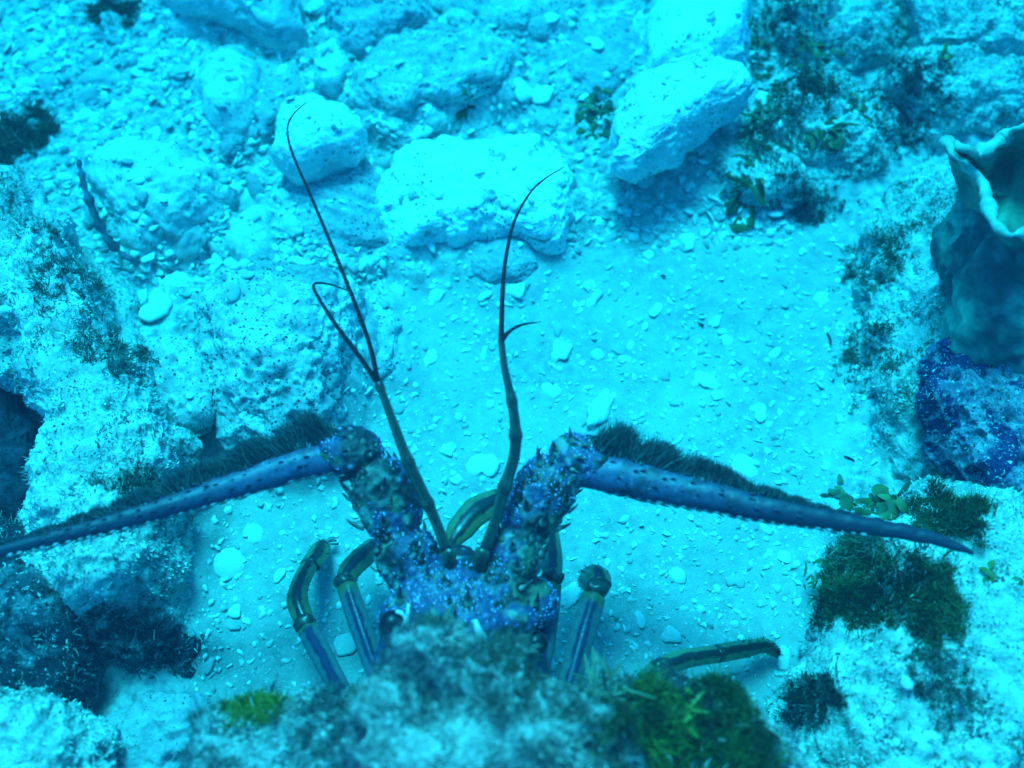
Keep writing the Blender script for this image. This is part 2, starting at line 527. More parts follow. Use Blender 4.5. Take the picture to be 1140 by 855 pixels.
rock('rock', 'big pitted boulder behind the fringe of the left antenna', [(228, 400), (222, 350), (250, 322), (310, 312), (370, 318), (402, 340), (404, 390), (380, 430), (372, 490), (320, 505), (262, 505), (240, 455)], 0.02, 0.046, 0.03, M_pit, 7, amp=(0.011, 0.005, 0.0015), pit=(0.005, 70), e=(0.65, 0.8))
rock('rock', 'low pitted stone right of the forked left antennule base', [(395, 355), (430, 340), (452, 365), (448, 410), (425, 430), (398, 420)], 0.004, 0.016, 0.02, M_pit, 5, amp=(0.005, 0.003, 0.001), pit=(0.003, 90))
rock('rock', 'pale lump beside the dark purple hole, left of the ridged rock', [(255, 285), (268, 250), (298, 232), (316, 260), (314, 300), (285, 315)], 0.004, 0.022, 0.02, M_pale, 5, amp=(0.006, 0.003, 0.001), e=(0.8, 1.0))
rock('rock', 'low rough stone touching the top edge right of the dark spotted slab', [(500, -15), (560, -25), (640, -20), (650, 20), (610, 40), (560, 40), (510, 25)], 0.012, 0.016, 0.02, M_pit, 6, amp=(0.007, 0.004, 0.0012), pit=(0.003, 80))
rock('rock', 'flat rubble stone with fine grit left of the large white boulder', [(640, 40), (700, 20), (722, 60), (700, 100), (670, 120), (636, 100), (622, 66)], 0.008, 0.016, 0.02, M_grey, 6, amp=(0.006, 0.004, 0.0015))
rock('rock', 'half buried rough stone between the oblong cobble and the arching rock', [(290, 75), (335, 68), (345, 110), (318, 130), (300, 165), (286, 150)], 0.010, 0.016, 0.02, M_grey, 5, amp=(0.006, 0.004, 0.0015))

# top right rubble
TURFY = []
def turfy(*a, **k):
    o = rock(*a, **k)
    TURFY.append(ROCKS[-1])
    return o
turfy('rock', 'mottled rubble rock with brown weed right of the white boulder', [(836, 140), (870, 95), (940, 92), (992, 140), (985, 195), (930, 212), (865, 200)], 0.008, 0.034, 0.03, M_turf, 7, amp=(0.016, 0.007, 0.002), pit=(0.006, 60), e=(0.85, 0.9), apron=0.008)
turfy('rock', 'weedy rubble rock on the top edge right of the bright white rock', [(845, -30), (960, -40), (1000, 50), (960, 98), (880, 92), (842, 45)], 0.008, 0.034, 0.03, M_turf, 7, amp=(0.016, 0.007, 0.002), pit=(0.006, 60), e=(0.85, 0.9), apron=0.008)
turfy('rock', 'dark mottled rock above the green cup sponge', [(985, 110), (1030, 70), (1120, 72), (1190, 120), (1120, 150), (1030, 158)], 0.008, 0.04, 0.03, M_turf, 7, amp=(0.014, 0.006, 0.002), pit=(0.005, 60), e=(0.85, 0.95), apron=0.008)
turfy('rock', 'pale turf rock in the top right corner', [(1000, -40), (1230, -50), (1230, 70), (1100, 76), (1020, 62)], 0.030, 0.030, 0.03, M_turf, 7, amp=(0.014, 0.006, 0.002), pit=(0.005, 60), apron=0.008)
turfy('rock', 'small weed grown stone in the shade under the white boulder', [(800, 180), (845, 165), (890, 190), (892, 222), (850, 236), (806, 216)], 0.010, 0.020, 0.02, M_turf, 6, amp=(0.008, 0.005, 0.002), apron=0.008)
# right bank
turfy('rock', 'sloping turf bank right of the open sand', [(948, 330), (962, 260), (1010, 215), (1070, 195), (1220, 190), (1340, 400), (1220, 590), (1060, 560), (985, 530), (958, 480), (972, 400)], 0.004, 0.050, 0.03, M_turf, 7, e=(0.9, 0.9), amp=(0.014, 0.005, 0.002), pit=(0.004, 60), apron=0)
turfy('rock', 'deep blue and purple crusted rock below the green cup sponge', [(1034, 440), (1040, 385), (1090, 370), (1220, 380), (1260, 500), (1190, 570), (1110, 560), (1062, 500)], 0.075, 0.026, 0.05, M_purple, 7, amp=(0.010, 0.006, 0.002), pit=(0.008, 60), apron=0)
turfy('rock', 'wide pale turf rock filling the lower right corner', [(905, 660), (925, 600), (990, 560), (1080, 560), (1180, 560), (1330, 650), (1330, 990), (900, 1000), (858, 880), (868, 800), (905, 740)], 0.020, 0.085, 0.04, M_turf, 7, e=(0.8, 0.8), amp=(0.014, 0.006, 0.002), pit=(0.005, 60), apron=0)
# left bank
turfy('rock', 'big pale turf rock on the left edge above the dark cavity', [(-90, 215), (20, 205), (72, 255), (108, 330), (135, 410), (130, 480), (85, 470), (42, 428), (-10, 420), (-90, 420)], 0.045, 0.05, 0.05, M_turf, 7, amp=(0.014, 0.006, 0.002), pit=(0.005, 60), e=(0.75, 0.9), apron=0)
turfy('rock', 'pale turf rock crossed by the left antenna, right of the dark cavity', [(40, 400), (100, 340), (150, 400), (200, 490), (200, 570), (150, 640), (75, 630), (52, 545), (60, 480)], 0.050, 0.044, 0.05, M_turf, 7, amp=(0.012, 0.006, 0.002), pit=(0.005, 60), apron=0.014)
turfy('rock', 'low sandy turf slope between the left bank and the pitted block', [(85, 260), (110, 290), (150, 330), (170, 390), (200, 470), (215, 510), (180, 500), (130, 430), (90, 330)], 0.006, 0.022, 0.03, M_turf, 6, e=(0.9, 0.9), amp=(0.008, 0.004, 0.0015), apron=0.008)
turfy('rock', 'turf topped rock overhanging its own shadow, below the left antenna', [(30, 580), (100, 530), (170, 525), (204, 570), (196, 640), (206, 690), (150, 724), (90, 705), (40, 660)], 0.030, 0.062, 0.040, M_turf, 7, e=(1.0, 1.0), amp=(0.012, 0.006, 0.002), pit=(0.005, 60), apron=0.016)
turfy('rock', 'dark rock sunk in the cavity at the left edge', [(-70, 440), (15, 425), (58, 490), (70, 560), (40, 620), (-70, 630)], 0.012, 0.034, 0.04, M_shade, 6, amp=(0.012, 0.006, 0.002), apron=0)  # its dark colour stands in for the cavity's shade
turfy('rock', 'dark fuzzy rock in shade at the lower left edge', [(-70, 600), (50, 590), (100, 660), (110, 740), (80, 790), (-70, 810)], 0.036, 0.036, 0.04, M_recess, 6, amp=(0.012, 0.006, 0.002), apron=0)  # shade put into the rock colour
turfy('rock', 'dark crusted stone in the shadow of the overhanging turf rock', [(100, 715), (150, 690), (196, 690), (232, 722), (222, 756), (160, 772), (110, 752)], 0.002, 0.026, 0.03, M_recess, 6, e=(1.0, 1.0), amp=(0.014, 0.006, 0.002), apron=0.012)  # added dark stone paints the shadow band under the turf rock
turfy('rock', 'bright turf lump in the lower left corner', [(-70, 800), (10, 775), (80, 780), (122, 830), (118, 920), (60, 980), (-70, 980)], 0.060, 0.045, 0.05, M_turf, 7, amp=(0.012, 0.006, 0.002), pit=(0.005, 60), apron=0)
rock('rock', 'bluish shell covered stone beside the bright lump in the lower left corner', [(125, 800), (170, 775), (225, 790), (235, 850), (190, 900), (125, 900)], 0.010, 0.024, 0.03, M_grey, 6, amp=(0.010, 0.006, 0.002))
# foreground ledge the lobster backs under
turfy('reef_ledge', 'fuzzy overgrown ledge over the back of the lobster', [(400, 812), (424, 778), (446, 732), (474, 706), (515, 698), (560, 703), (588, 722), (604, 765), (640, 788), (700, 812), (720, 900), (640, 1080), (460, 1080), (390, 920)], 0.165, 0.030, 0.020, M_ledge, 7, amp=(0.015, 0.007, 0.002), pit=(0.006, 70), cat='ledge', apron=0)
turfy('reef_ledge', 'overgrown ledge with a yellow green patch left of the lobster legs', [(218, 800), (262, 778), (330, 768), (395, 778), (440, 800), (480, 900), (420, 1060), (260, 1060), (200, 920)], 0.125, 0.028, 0.020, M_ledge, 7, amp=(0.015, 0.007, 0.002), pit=(0.006, 70), cat='ledge', apron=0)
turfy('reef_ledge', 'ledge under the bright green weed right of the lobster', [(640, 800), (690, 778), (750, 770), (820, 785), (880, 815), (900, 900), (860, 1060), (640, 1060), (600, 900)], 0.120, 0.028, 0.025, M_ledge, 7, amp=(0.015, 0.007, 0.002), pit=(0.006, 70), cat='ledge', apron=0)
turfy('rock', 'dark reef wall that carries the overgrown ledge, along the bottom edge', [(180, 890), (400, 880), (600, 880), (860, 890), (900, 1000), (860, 1250), (500, 1300), (200, 1250)], 0.06, 0.085, 0.08, M_shade, 6, amp=(0.012, 0.006, 0.002), apron=0)

# ------------------------------------------------------------------ the sheet of the seabed, drifted up against the rocks
def axis(lo, hi, step, ext):
    core = np.arange(lo, hi + 1e-9, step)
    grow = []
    s, v = step, 0.0
    while v < ext:
        s *= 1.25
        v += s
        grow.append(v)
    g = np.array(grow)
    return np.concatenate([lo - g[::-1], core, hi + g])

xs, ys = axis(-0.62, 0.62, 0.0023, 7), axis(-0.34, 0.56, 0.0023, 7)
X, Y = np.meshgrid(xs, ys)
gx, gy = X.ravel(), Y.ravel()
gh, grub = ground_h(gx, gy)
nx, ny = len(xs), len(ys)
ii = (np.arange(ny - 1)[:, None] * nx + np.arange(nx - 1)[None, :]).ravel()
quads = np.stack([ii, ii + 1, ii + nx + 1, ii + nx], 1)
me = mesh_from('seabed', np.stack([gx, gy, gh], 1), quads, M_sand)
ra = me.attributes.new('rubble', 'FLOAT', 'POINT')
ra.data.foreach_set('value', grub.astype(np.float32))
tag(link('seabed', me), kind='structure')


# ------------------------------------------------------------------ turf on the rocks: short blades nobody could count
def blades(pos, nrm, length, width, cols, lean, rng, kink=0.4):
    n = len(pos)
    t = rng.normal(size=(n, 3)) * lean + nrm
    t /= np.linalg.norm(t, axis=1)[:, None]
    s = np.cross(t, rng.normal(size=(n, 3)))
    s /= np.linalg.norm(s, axis=1)[:, None] + 1e-9
    L = length[:, None]
    W = width[:, None]
    b = np.cross(s, t)
    mid = pos + t * L * 0.55 + b * L * 0.12 * kink
    tip = pos + t * L + b * L * 0.5 * kink * rng.normal(size=(n, 1))
    V = np.stack([pos - s * W * 0.5, pos + s * W * 0.5, mid + s * W * 0.55, mid - s * W * 0.55, tip + s * W * 0.2, tip - s * W * 0.2], 1).reshape(-1, 3)
    i = np.arange(n)[:, None] * 6
    F = np.concatenate([i + np.array([[0, 1, 2, 3]]), i + np.array([[3, 2, 4, 5]])])
    C = np.repeat(cols, 6, axis=0)
    return V, F, C

def sample_surface(V, F, count, rng):
    a, b, c = V[F[:, 0]], V[F[:, 1]], V[F[:, 2]]
    cr = np.cross(b - a, c - a)
    ar = np.linalg.norm(cr, axis=1)
    k = rng.choice(len(F), count, p=ar / ar.sum())
    u, v = rng.random(count), rng.random(count)
    m = u + v > 1
    u[m], v[m] = 1 - u[m], 1 - v[m]
    return a[k] + u[:, None] * (b - a)[k] + v[:, None] * (c - a)[k], cr[k] / (ar[k][:, None] + 1e-15)

def in_view(p, pad=40):
    d = p - CAM
    z = d @ FWD
    u = (d @ RGT) / z * FL * 1140 + 570
    v = 427.5 - (d @ UPV) / z * FL * 1140
    return (u > -pad) & (u < 1140 + pad) & (v > -pad) & (v < 855 + pad)

def turf(entry, density=230000, length=0.004, width=0.0008, pale=0.5, thr=-0.05, seed=1):
    o, V, F = entry
    rng = np.random.default_rng(seed + len(V))
    a, b, c = V[F[:, 0]], V[F[:, 1]], V[F[:, 2]]
    area = np.linalg.norm(np.cross(b - a, c - a), axis=1).sum() / 2
    p, n = sample_surface(V, F, int(area * density), rng)
    keep = in_view(p) & (n[:, 2] > -0.1)
    f = fbm(p * 55 + 31, 4)
    keep &= f > thr + 0.12 * rng.normal(size=len(p))
    p, n, f = p[keep], n[keep], f[keep]
    if len(p) == 0:
        return
    m = np.clip(pale + 1.7 * (fbm(p * 26 + 70, 3) * 1.3 if pale < 0.1 else fbm(p * 34 + 70, 3)) + (0.08 if pale < 0.1 else 0.25) * rng.normal(size=len(p)), 0, 1)[:, None]
    g = np.clip(0.5 + 2 * fbm(p * 25 + 5, 2), 0, 1)[:, None]
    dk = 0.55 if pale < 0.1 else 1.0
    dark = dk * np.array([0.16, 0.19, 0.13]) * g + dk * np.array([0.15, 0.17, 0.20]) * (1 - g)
    col = dark * (1 - m) + np.array([0.86, 0.86, 0.76]) * m
    ln = length * (0.5 + rng.random(len(p))) * (0.6 + 0.8 * (1 - m[:, 0]))
    V2, F2, C2 = blades(p - n * 0.0006, n, ln, width * (0.6 + 0.9 * rng.random(len(p))), col, 0.55, rng)
    t = link('turf_algae', mesh_from('turf_algae', V2 - np.array(o.location), F2, M_blade, True, C2), o)
    t['kind'] = 'stuff'

for k, en in enumerate(TURFY):
    nm = en[0].name
    if nm.startswith('reef_ledge'):
        turf(en, 420000, 0.0042, 0.00040, 0.06, -0.25, k)
    elif en[0].data.materials[0] == M_recess:
        turf(en, 160000, 0.0040, 0.0006, 0.04, 0.0, k)
    elif en[0].data.materials[0] in (M_shade,):
        continue
    elif en[0].data.materials[0] in (M_purple,):
        turf(en, 90000, 0.0025, 0.0007, 0.3, 0.15, k)
    else:
        turf(en, 260000, 0.0030, 0.0008, 0.75, 0.0, k)

# ------------------------------------------------------------------ what already stands, for resting things on it
bpy.context.view_layer.update()
DG = bpy.context.evaluated_depsgraph_get()

def hit_px(px, py):
    ok, loc, nrm, idx, ob, mt = SC.ray_cast(DG, Vector(CAM), Vector(ray(px, py)))
    if nrm.z < 0:
        nrm = -nrm
    return loc, nrm, ob

def hit_xy(x, y):
    ok, loc, nrm, idx, ob, mt = SC.ray_cast(DG, Vector((x, y, 0.6)), Vector((0, 0, -1)))
    return (loc, nrm, ob) if ok else None

# ------------------------------------------------------------------ shell flakes and chips
def flake_mesh(kind, seed, col):
    r = np.random.default_rng(seed)
    n = 26
    th = np.linspace(-math.pi, math.pi, n, endpoint=False)
    if kind == 'kidney':
        rad = 1 - 0.62 * np.exp(-(th / 0.42) ** 2) + 0.05 * np.sin(3 * th + seed)
        sc = np.array([0.86, 1.05])
    elif kind == 'bean':
        rad = 1 - 0.38 * np.exp(-(th / 0.6) ** 2) + 0.04 * np.sin(2 * th + seed)
        sc = np.array([0.62, 1.0])
    elif kind == 'disc':
        rad = 1 + 0.04 * np.sin(3 * th + seed) + 0.03 * np.sin(5 * th)
        sc = np.array([1.0, 0.97])
    elif kind == 'long':
        rad = 1 + 0.16 * np.sin(2 * th + seed) + 0.12 * np.sin(5 * th + 2 * seed)
        sc = np.array([0.48, 1.1])
    else:
        kc = r.integers(5, 8)
        ca = np.sort((np.arange(kc) + 0.7 * r.random(kc)) * 2 * math.pi / kc - math.pi)
        cr = 0.72 + 0.55 * r.random(kc)
        px_, py_ = np.cos(ca) * cr, np.sin(ca) * cr
        rad = np.zeros(n)
        for q in range(kc):
            x0, y0, x1, y1 = px_[q], py_[q], px_[(q + 1) % kc], py_[(q + 1) % kc]
            den = np.cos(th) * (y1 - y0) - np.sin(th) * (x1 - x0)
            den = np.where(np.abs(den) < 1e-9, 1e-9, den)
            tt = (x0 * (y1 - y0) - y0 * (x1 - x0)) / den
            ss = (x0 * np.sin(th) - y0 * np.cos(th)) / den
            rad = np.where((tt > 0) & (ss >= -1e-6) & (ss <= 1 + 1e-6), np.maximum(rad, tt), rad)
        rad = np.where(rad < 0.3, 0.7, rad)
        sc = np.array([1.0, 0.6 + 0.35 * r.random()])
    rad = rad + 0.03 * r.normal(size=n)
    ring = np.stack([np.cos(th) * rad * sc[0], np.sin(th) * rad * sc[1]], 1)
    bend = 0.10 + 0.12 * r.random()
    V = [[-0.15, 0, 0.16]]
    for s, z in ((0.5, 0.15), (0.86, 0.11), (1.0, 0.03), (0.94, -0.06)):
        for (x, y) in ring:
            V.append([x * s - 0.15 * (1 - s), y * s, z - bend * (x * s) ** 2 + 0.02 * r.normal()])
    V.append([-0.1, 0, -0.08])
    F = [(0, 1 + j, 1 + (j + 1) % n) for j in range(n)]
    for k in range(3):
        b = 1 + k * n
        F += [(b + j, b + n + j, b + n + (j + 1) % n, b + (j + 1) % n) for j in range(n)]
    b = 1 + 3 * n
    F += [(b + (j + 1) % n, b + j, 1 + 4 * n) for j in range(n)]
    V = np.array(V)
    c = np.array(col)[None, :] * (0.92 + 0.08 * r.random((len(V), 1)))
    return mesh_from('shell_flake', V, F, M_chip, True, c)

WHITE, CREAM, DULL = (0.90, 0.88, 0.80), (0.78, 0.76, 0.68), (0.52, 0.51, 0.47)

def rest(o, loc, nrm, size, spin, sink=0.0, mix=0.6):
    up = (nrm * mix + Vector((0, 0, 1)) * (1 - mix)).normalized()
    up = (up + Vector((math.sin(size * 9e4), math.cos(size * 7e4), 0)) * 0.16).normalized()
    q = up.to_track_quat('Z', 'Y').to_matrix() @ Matrix.Rotation(spin, 3, 'Z')
    o.matrix_world = Matrix.Translation(loc + up * (size * 0.06 - sink)) @ q.to_4x4() @ Matrix.Scale(size, 4)

FL_LIST = [
    (172, 341, 19, 'kidney', WHITE, 1.3, 'white bean shaped flake with one notch, above the pitted block'),
    (268, 216, 15, 'kidney', WHITE, 0.2, 'white notched flake beside the right edge of the rounded pale boulder'),
    (105, 131, 15, 'kidney', WHITE, 0.4, 'pale kidney shaped flake at the upper left, right of the fuzzy dark weed'),
    (161, 78, 14, 'kidney', CREAM, -1.0, 'pale rounded flake left of the oblong cobble'),
    (160, 93, 11, 'bean', CREAM, 1.5, 'narrow pale flake tucked under the flake left of the oblong cobble'),
    (100, 88, 13, 'chip', CREAM, 0.7, 'pale flake with a torn edge in the upper left rubble'),
    (38, 62, 12, 'chip', CREAM, 0.2, 'roundish pale chip close to the left edge in the upper left rubble'),
    (47, 78, 12, 'bean', CREAM, 1.2, 'flat oval chip just below the roundish chip near the left edge'),
    (268, 296, 13, 'bean', CREAM, 0.8, 'pale flat flake between the rounded boulder and the big pitted boulder'),
    (240, 294, 14, 'long', CREAM, 0.1, 'pale upright flake left of the flat flake above the big pitted boulder'),
    (190, 327, 11, 'bean', DULL, 1.4, 'dull flake right above the white bean shaped flake'),
    (255, 626, 20, 'disc', CREAM, 0.3, 'round pale disc shell on the sand left of the lobster legs'),
    (282, 595, 12, 'disc', CREAM, 0.0, 'small round flake above the disc shell left of the lobster legs'),
    (262, 680, 11, 'chip', CREAM, 0.9, 'pale lump of shell below the disc shell, upper one of a pair'),
    (258, 695, 10, 'chip', DULL, 0.2, 'dull lump of shell below the disc shell, lower one of a pair'),
    (310, 640, 10, 'chip', CREAM, 0.4, 'pale chip between the disc shell and the outer left leg'),
    (386, 716, 15, 'disc', CREAM, 0.6, 'pale round flake between the two left legs'),
    (537, 520, 19, 'kidney', WHITE, -0.5, 'big white notched flake left of the right antennule'),
    (500, 500, 12, 'chip', CREAM, 0.8, 'pale chip between the two antennules, left of the big notched flake'),
    (508, 534, 9, 'chip', CREAM, 0.1, 'small pale chip under the notched flake between the antennules'),
    (829, 521, 16, 'disc', WHITE, 0.0, 'round pale shell with a dark centre above the right antenna'),
    (788, 425, 17, 'chip', WHITE, 0.5, 'white flake lying alone in the middle of the open sand'),
    (800, 440, 9, 'chip', CREAM, 1.0, 'small chip touching the white flake in the middle of the open sand'),
    (846, 460, 13, 'bean', WHITE, 1.2, 'oval white flake on the sand above the right antenna'),
    (857, 473, 7, 'chip', CREAM, 0.2, 'tiny chip at the lower end of the oval white flake'),
    (668, 455, 24, 'long', CREAM, 0.35, 'long pale sliver above the fringe of the right antenna'),
    (730, 345, 11, 'bean', WHITE, 0.2, 'oval white chip on the sand below the large white boulder'),
    (660, 335, 13, 'long', CREAM, 0.2, 'narrow pale chip right of the right antennule'),
    (810, 380, 9, 'chip', WHITE, 0.9, 'small white chip on the sand above the lone white flake'),
    (915, 333, 10, 'chip', WHITE, 0.4, 'white chip at the right side of the open sand'),
    (665, 395, 11, 'chip', CREAM, 1.1, 'pale chip right of the short branch of the right antennule'),
    (625, 390, 14, 'chip', CREAM, 0.1, 'pale fragment beside the short branch of the right antennule'),
    (635, 661, 18, 'chip', WHITE, 0.0, 'square white fragment between the two right legs'),
    (712, 690, 11, 'bean', CREAM, 0.7, 'pale chip on the sand right of the outer right leg'),
    (748, 709, 15, 'chip', CREAM, 1.3, 'flat pale fragment above the stretched out leg'),
    (614, 740, 8, 'bean', CREAM, 0.9, 'small pale chip between the lower ends of the right legs'),
    (755, 640, 12, 'chip', CREAM, 0.3, 'pale broken fragment on the sand below the right antenna'),
    (874, 620, 8, 'disc', WHITE, 0.3, 'small white disc under the right antenna near the dark weed'),
    (853, 589, 8, 'bean', CREAM, 1.4, 'small pale flake half under the right antenna'),
    (575, 322, 13, 'chip', WHITE, 0.4, 'white flake at the foot of the round dark grey stone'),
    (440, 322, 12, 'chip', CREAM, 0.2, 'pale flake below the left end of the brightest white slab, left one of two'),
    (486, 330, 12, 'chip', CREAM, 1.2, 'pale flake below the left end of the brightest white slab, right one of two'),
    (580, 100, 14, 'chip', WHITE, 0.8, 'white flake at the right end of the broad grey slab, upper one'),
    (602, 105, 15, 'disc', WHITE, 0.8, 'rounded white flake right of the broad grey slab'),
    (470, 145, 13, 'bean', WHITE, 0.9, 'white shell piece in the dark gap under the broad grey slab'),
    (662, 48, 12, 'kidney', WHITE, 0.8, 'white star like fragment on the flat stone left of the bright rock'),
    (612, 20, 11, 'disc', CREAM, 0.1, 'pale round flake near the top edge, middle of the picture'),
    (590, 82, 9, 'disc', CREAM, 0.1, 'small pale pebble just above the white flakes by the broad grey slab'),
    (765, 268, 14, 'chip', WHITE, 0.6, 'white flake in the rubble below the hollow of the white boulder'),
    (856, 112, 16, 'long', WHITE, 1.2, 'bright white fragment at the right tip of the large white boulder'),
    (876, 228, 8, 'bean', WHITE, 1.0, 'small white shell in the shaded weed below the white boulder'),
    (540, 330, 9, 'bean', CREAM, 0.4, 'pale pebble left of the right antennule under the round grey stone'),
    (302, 330, 12, 'bean', CREAM, 0.9, 'flat pale chip lying on the top of the big pitted boulder'),
    (1035, 818, 10, 'bean', WHITE, 1.4, 'white oval chip on the lower right turf rock'),
    (993, 826, 9, 'bean', CREAM, 1.4, 'pale chip left of the oval chip on the lower right turf rock'),
    (1010, 760, 9, 'chip', CREAM, 0.3, 'pale speck of shell high on the lower right turf rock'),
]
for k, (px, py, r, kind, col, spin, lab) in enumerate(FL_LIST):
    loc, nrm, ob = hit_px(px, py)
    dist = (Vector(CAM) - loc).length
    size = r * dist / (FL * 1140)
    o = link('shell_flake', flake_mesh(kind, k + 3, col))
    rest(o, loc, nrm, size, spin, 0.0)
    tag(o, lab, 'shell flake', 'pale shell flakes on the sea floor')
    if 'dark centre' in lab:
        V, F, uv = tube([(-0.15, 0, 0.10), (-0.15, 0, 0.19)], [0.2, 0.12], 12)
        link('hub', mesh_from('hub', V, F, M_chip, True, np.tile((0.2, 0.2, 0.2), (len(V), 1))), o)

MARKS = [(172, 341, 'the white bean shaped flake'), (268, 216, 'the notched flake by the rounded boulder'), (105, 131, 'the kidney shaped flake'), (255, 626, 'the round disc shell'),
         (386, 716, 'the flake between the left legs'), (537, 520, 'the big notched flake'), (829, 521, 'the shell with the dark centre'), (788, 425, 'the lone white flake'), (846, 460, 'the oval white flake'),
         (668, 455, 'the long pale sliver'), (730, 345, 'the oval white chip'), (635, 661, 'the square white fragment'), (712, 690, 'the chip by the outer right leg'), (748, 709, 'the stretched out leg'),
         (540, 225, 'the brightest white slab'), (755, 140, 'the large white boulder'), (355, 160, 'the pale wedge shaped rock'), (375, 240, 'the ridged rock'), (560, 295, 'the round dark grey stone'),
         (190, 430, 'the pitted block'), (310, 400, 'the big pitted boulder'), (175, 230, 'the rounded pale boulder'), (258, 118, 'the oblong cobble'), (250, 40, 'the arching rock'), (420, 20, 'the dark spotted slab'),
         (480, 90, 'the broad grey slab'), (375, 85, 'the small upright rock'), (95, 210, 'the dark shell blade'), (20, 155, 'the fuzzy dark weed'), (125, 14, 'the weed near the top edge'), (664, 132, 'the round leaf weed'),
         (560, 370, 'the fork of the right antennule'), (420, 425, 'the fork of the left antennule'), (575, 485, 'the stalk of the right antennule'), (452, 508, 'the stalk of the left antennule'), (750, 545, 'the right antenna'),
         (940, 600, 'the biggest dark weed'), (985, 380, 'the sloping turf bank'), (915, 333, 'the white chip at the sand edge'), (765, 268, 'the flake below the boulder hollow'), (338, 660, 'the outer left leg'),
         (395, 640, 'the inner left leg'), (655, 660, 'the outer right leg'), (860, 720, 'the tip of the stretched out leg'), (300, 530, 'the left antenna'), (625, 390, 'the short branch of the right antennule'),
         (280, 270, 'the pale lump'), (570, 30, 'the low rough stone'), (680, 70, 'the flat rubble stone'), (850, 60, 'the brown weed in the gap'), (160, 85, 'the rounded flake left of the cobble'), (45, 70, 'the flakes near the left edge'), (310, 120, 'the half buried stone')]
BYNAME = {}
def to_px(p):
    d = np.array(p) - CAM
    z = d @ FWD
    return (d @ RGT) / z * FL * 1140 + 570, 427.5 - (d @ UPV) / z * FL * 1140
def name_by_neighbour(o, loc, look, noun):
    x, y = to_px(loc)
    d = [math.hypot(x - a, y - b) for a, b, n in MARKS]
    k = int(np.argmin(d))
    dx, dy = x - MARKS[k][0], y - MARKS[k][1]
    rel = ('right of' if dx > 0 else 'left of') if abs(dx) > abs(dy) else ('below' if dy > 0 else 'above')
    BYNAME.setdefault((look, noun, rel, MARKS[k][2]), []).append((d[k], o))
ORD = ['nearest', 'second', 'third', 'fourth', 'fifth', 'sixth', 'seventh', 'eighth', 'ninth', 'tenth', 'eleventh', 'twelfth']
def finish_names():
    for (look, noun, rel, mark), lst in BYNAME.items():
        lst.sort(key=lambda t: t[0])
        for q, (dd, o) in enumerate(lst):
            w_ = '' if len(lst) == 1 else ('nearest ' if q == 0 else ORD[min(q, 11)] + ' nearest ')
            o['label'] = (w_ + look + ' ' + noun + ' ' + rel + ' ' + mark)
SHAPE = {'chip': 'jagged', 'bean': 'oval', 'long': 'narrow', 'kidney': 'notched', 'disc': 'round'}

CHIPS = []
for k in range(26):
    kd = random.choice(['chip', 'chip', 'chip', 'chip', 'bean', 'long', 'kidney'])
    tn = random.choice([('white', WHITE), ('cream', CREAM), ('cream', CREAM), ('dull grey', DULL), ('dull grey', DULL)])
    m = flake_mesh(kd, 200 + k, tn[1])
    m['look'] = tn[0] + ' ' + SHAPE[kd]
    CHIPS.append(m)
def scatter_chips(count, where, smin, smax, label, group, seed):
    r = random.Random(seed)
    got = tries = 0
    while got < count and tries < count * 60:
        tries += 1
        px, py = where(r)
        loc, nrm, ob = hit_px(px, py)
        if ob is None or ob.name.startswith('turf') or ob.name.startswith('reef') or ob.name.startswith('shell'):
            continue
        if ob.name.startswith('rock') and (r.random() < 0.75 or nrm.z < 0.75):
            continue
        sd_ = poly_sdf(np.array([loc.x]), np.array([loc.y]), SAND)[0]
        if group.endswith('sand') != (sd_ < -0.004):
            continue
        m = r.choice(CHIPS)
        o = link('shell_chip', m)
        name_by_neighbour(o, loc, m['look'], 'shell chip')
        rest(o, loc, nrm, smin + (smax - smin) * r.random() ** 2.5, r.random() * 6.3, 0.0003)
        tag(o, label, 'shell chip', group)
        got += 1
scatter_chips(135, lambda r: (r.uniform(230, 960), 240 + 550 * r.random() ** 1.7), 0.0016, 0.0082,
              'little pale shell chip scattered on the open sand', 'shell chips on the open sand', 3)
scatter_chips(160, lambda r: (r.uniform(0, 860) * (0.35 if r.random() < 0.45 else 1.0), r.uniform(0, 330)), 0.0025, 0.0085,
              'pale shell chip wedged among the rocks of the rubble bed', 'shell chips in the rubble bed', 4)

# broken coral pieces between the rocks
def piece_mesh(seed):
    r = np.random.default_rng(seed)
    D, F = ico(4)
    V = D * np.array([1, 0.5 + 0.4 * r.random(), 0.20 + 0.2 * r.random()])
    wd, wi = worley(D * 1.5 + seed * 3.7, seed)
    V = V * (1 + 0.30 * fbm(D * 1.6 + seed * 7.1, 3) + 0.45 * (0.5 - wd) + 0.05 * fbm(D * 9 + seed, 2))[:, None]
    c = np.array([(0.62, 0.61, 0.55), (0.48, 0.48, 0.45), (0.74, 0.72, 0.65), (0.34, 0.35, 0.35)][seed % 4])
    C = c[None] * (0.75 + 0.5 * np.clip(0.5 + fbm(D * 4 + seed, 3), 0, 1))[:, None]
    m = mesh_from('coral_piece', V, F, M_chip, True, C)
    m['look'] = ['cream broken', 'grey broken', 'white broken', 'dark grey broken'][seed % 4]
    return m
PIECES = [piece_mesh(k) for k in range(14)]
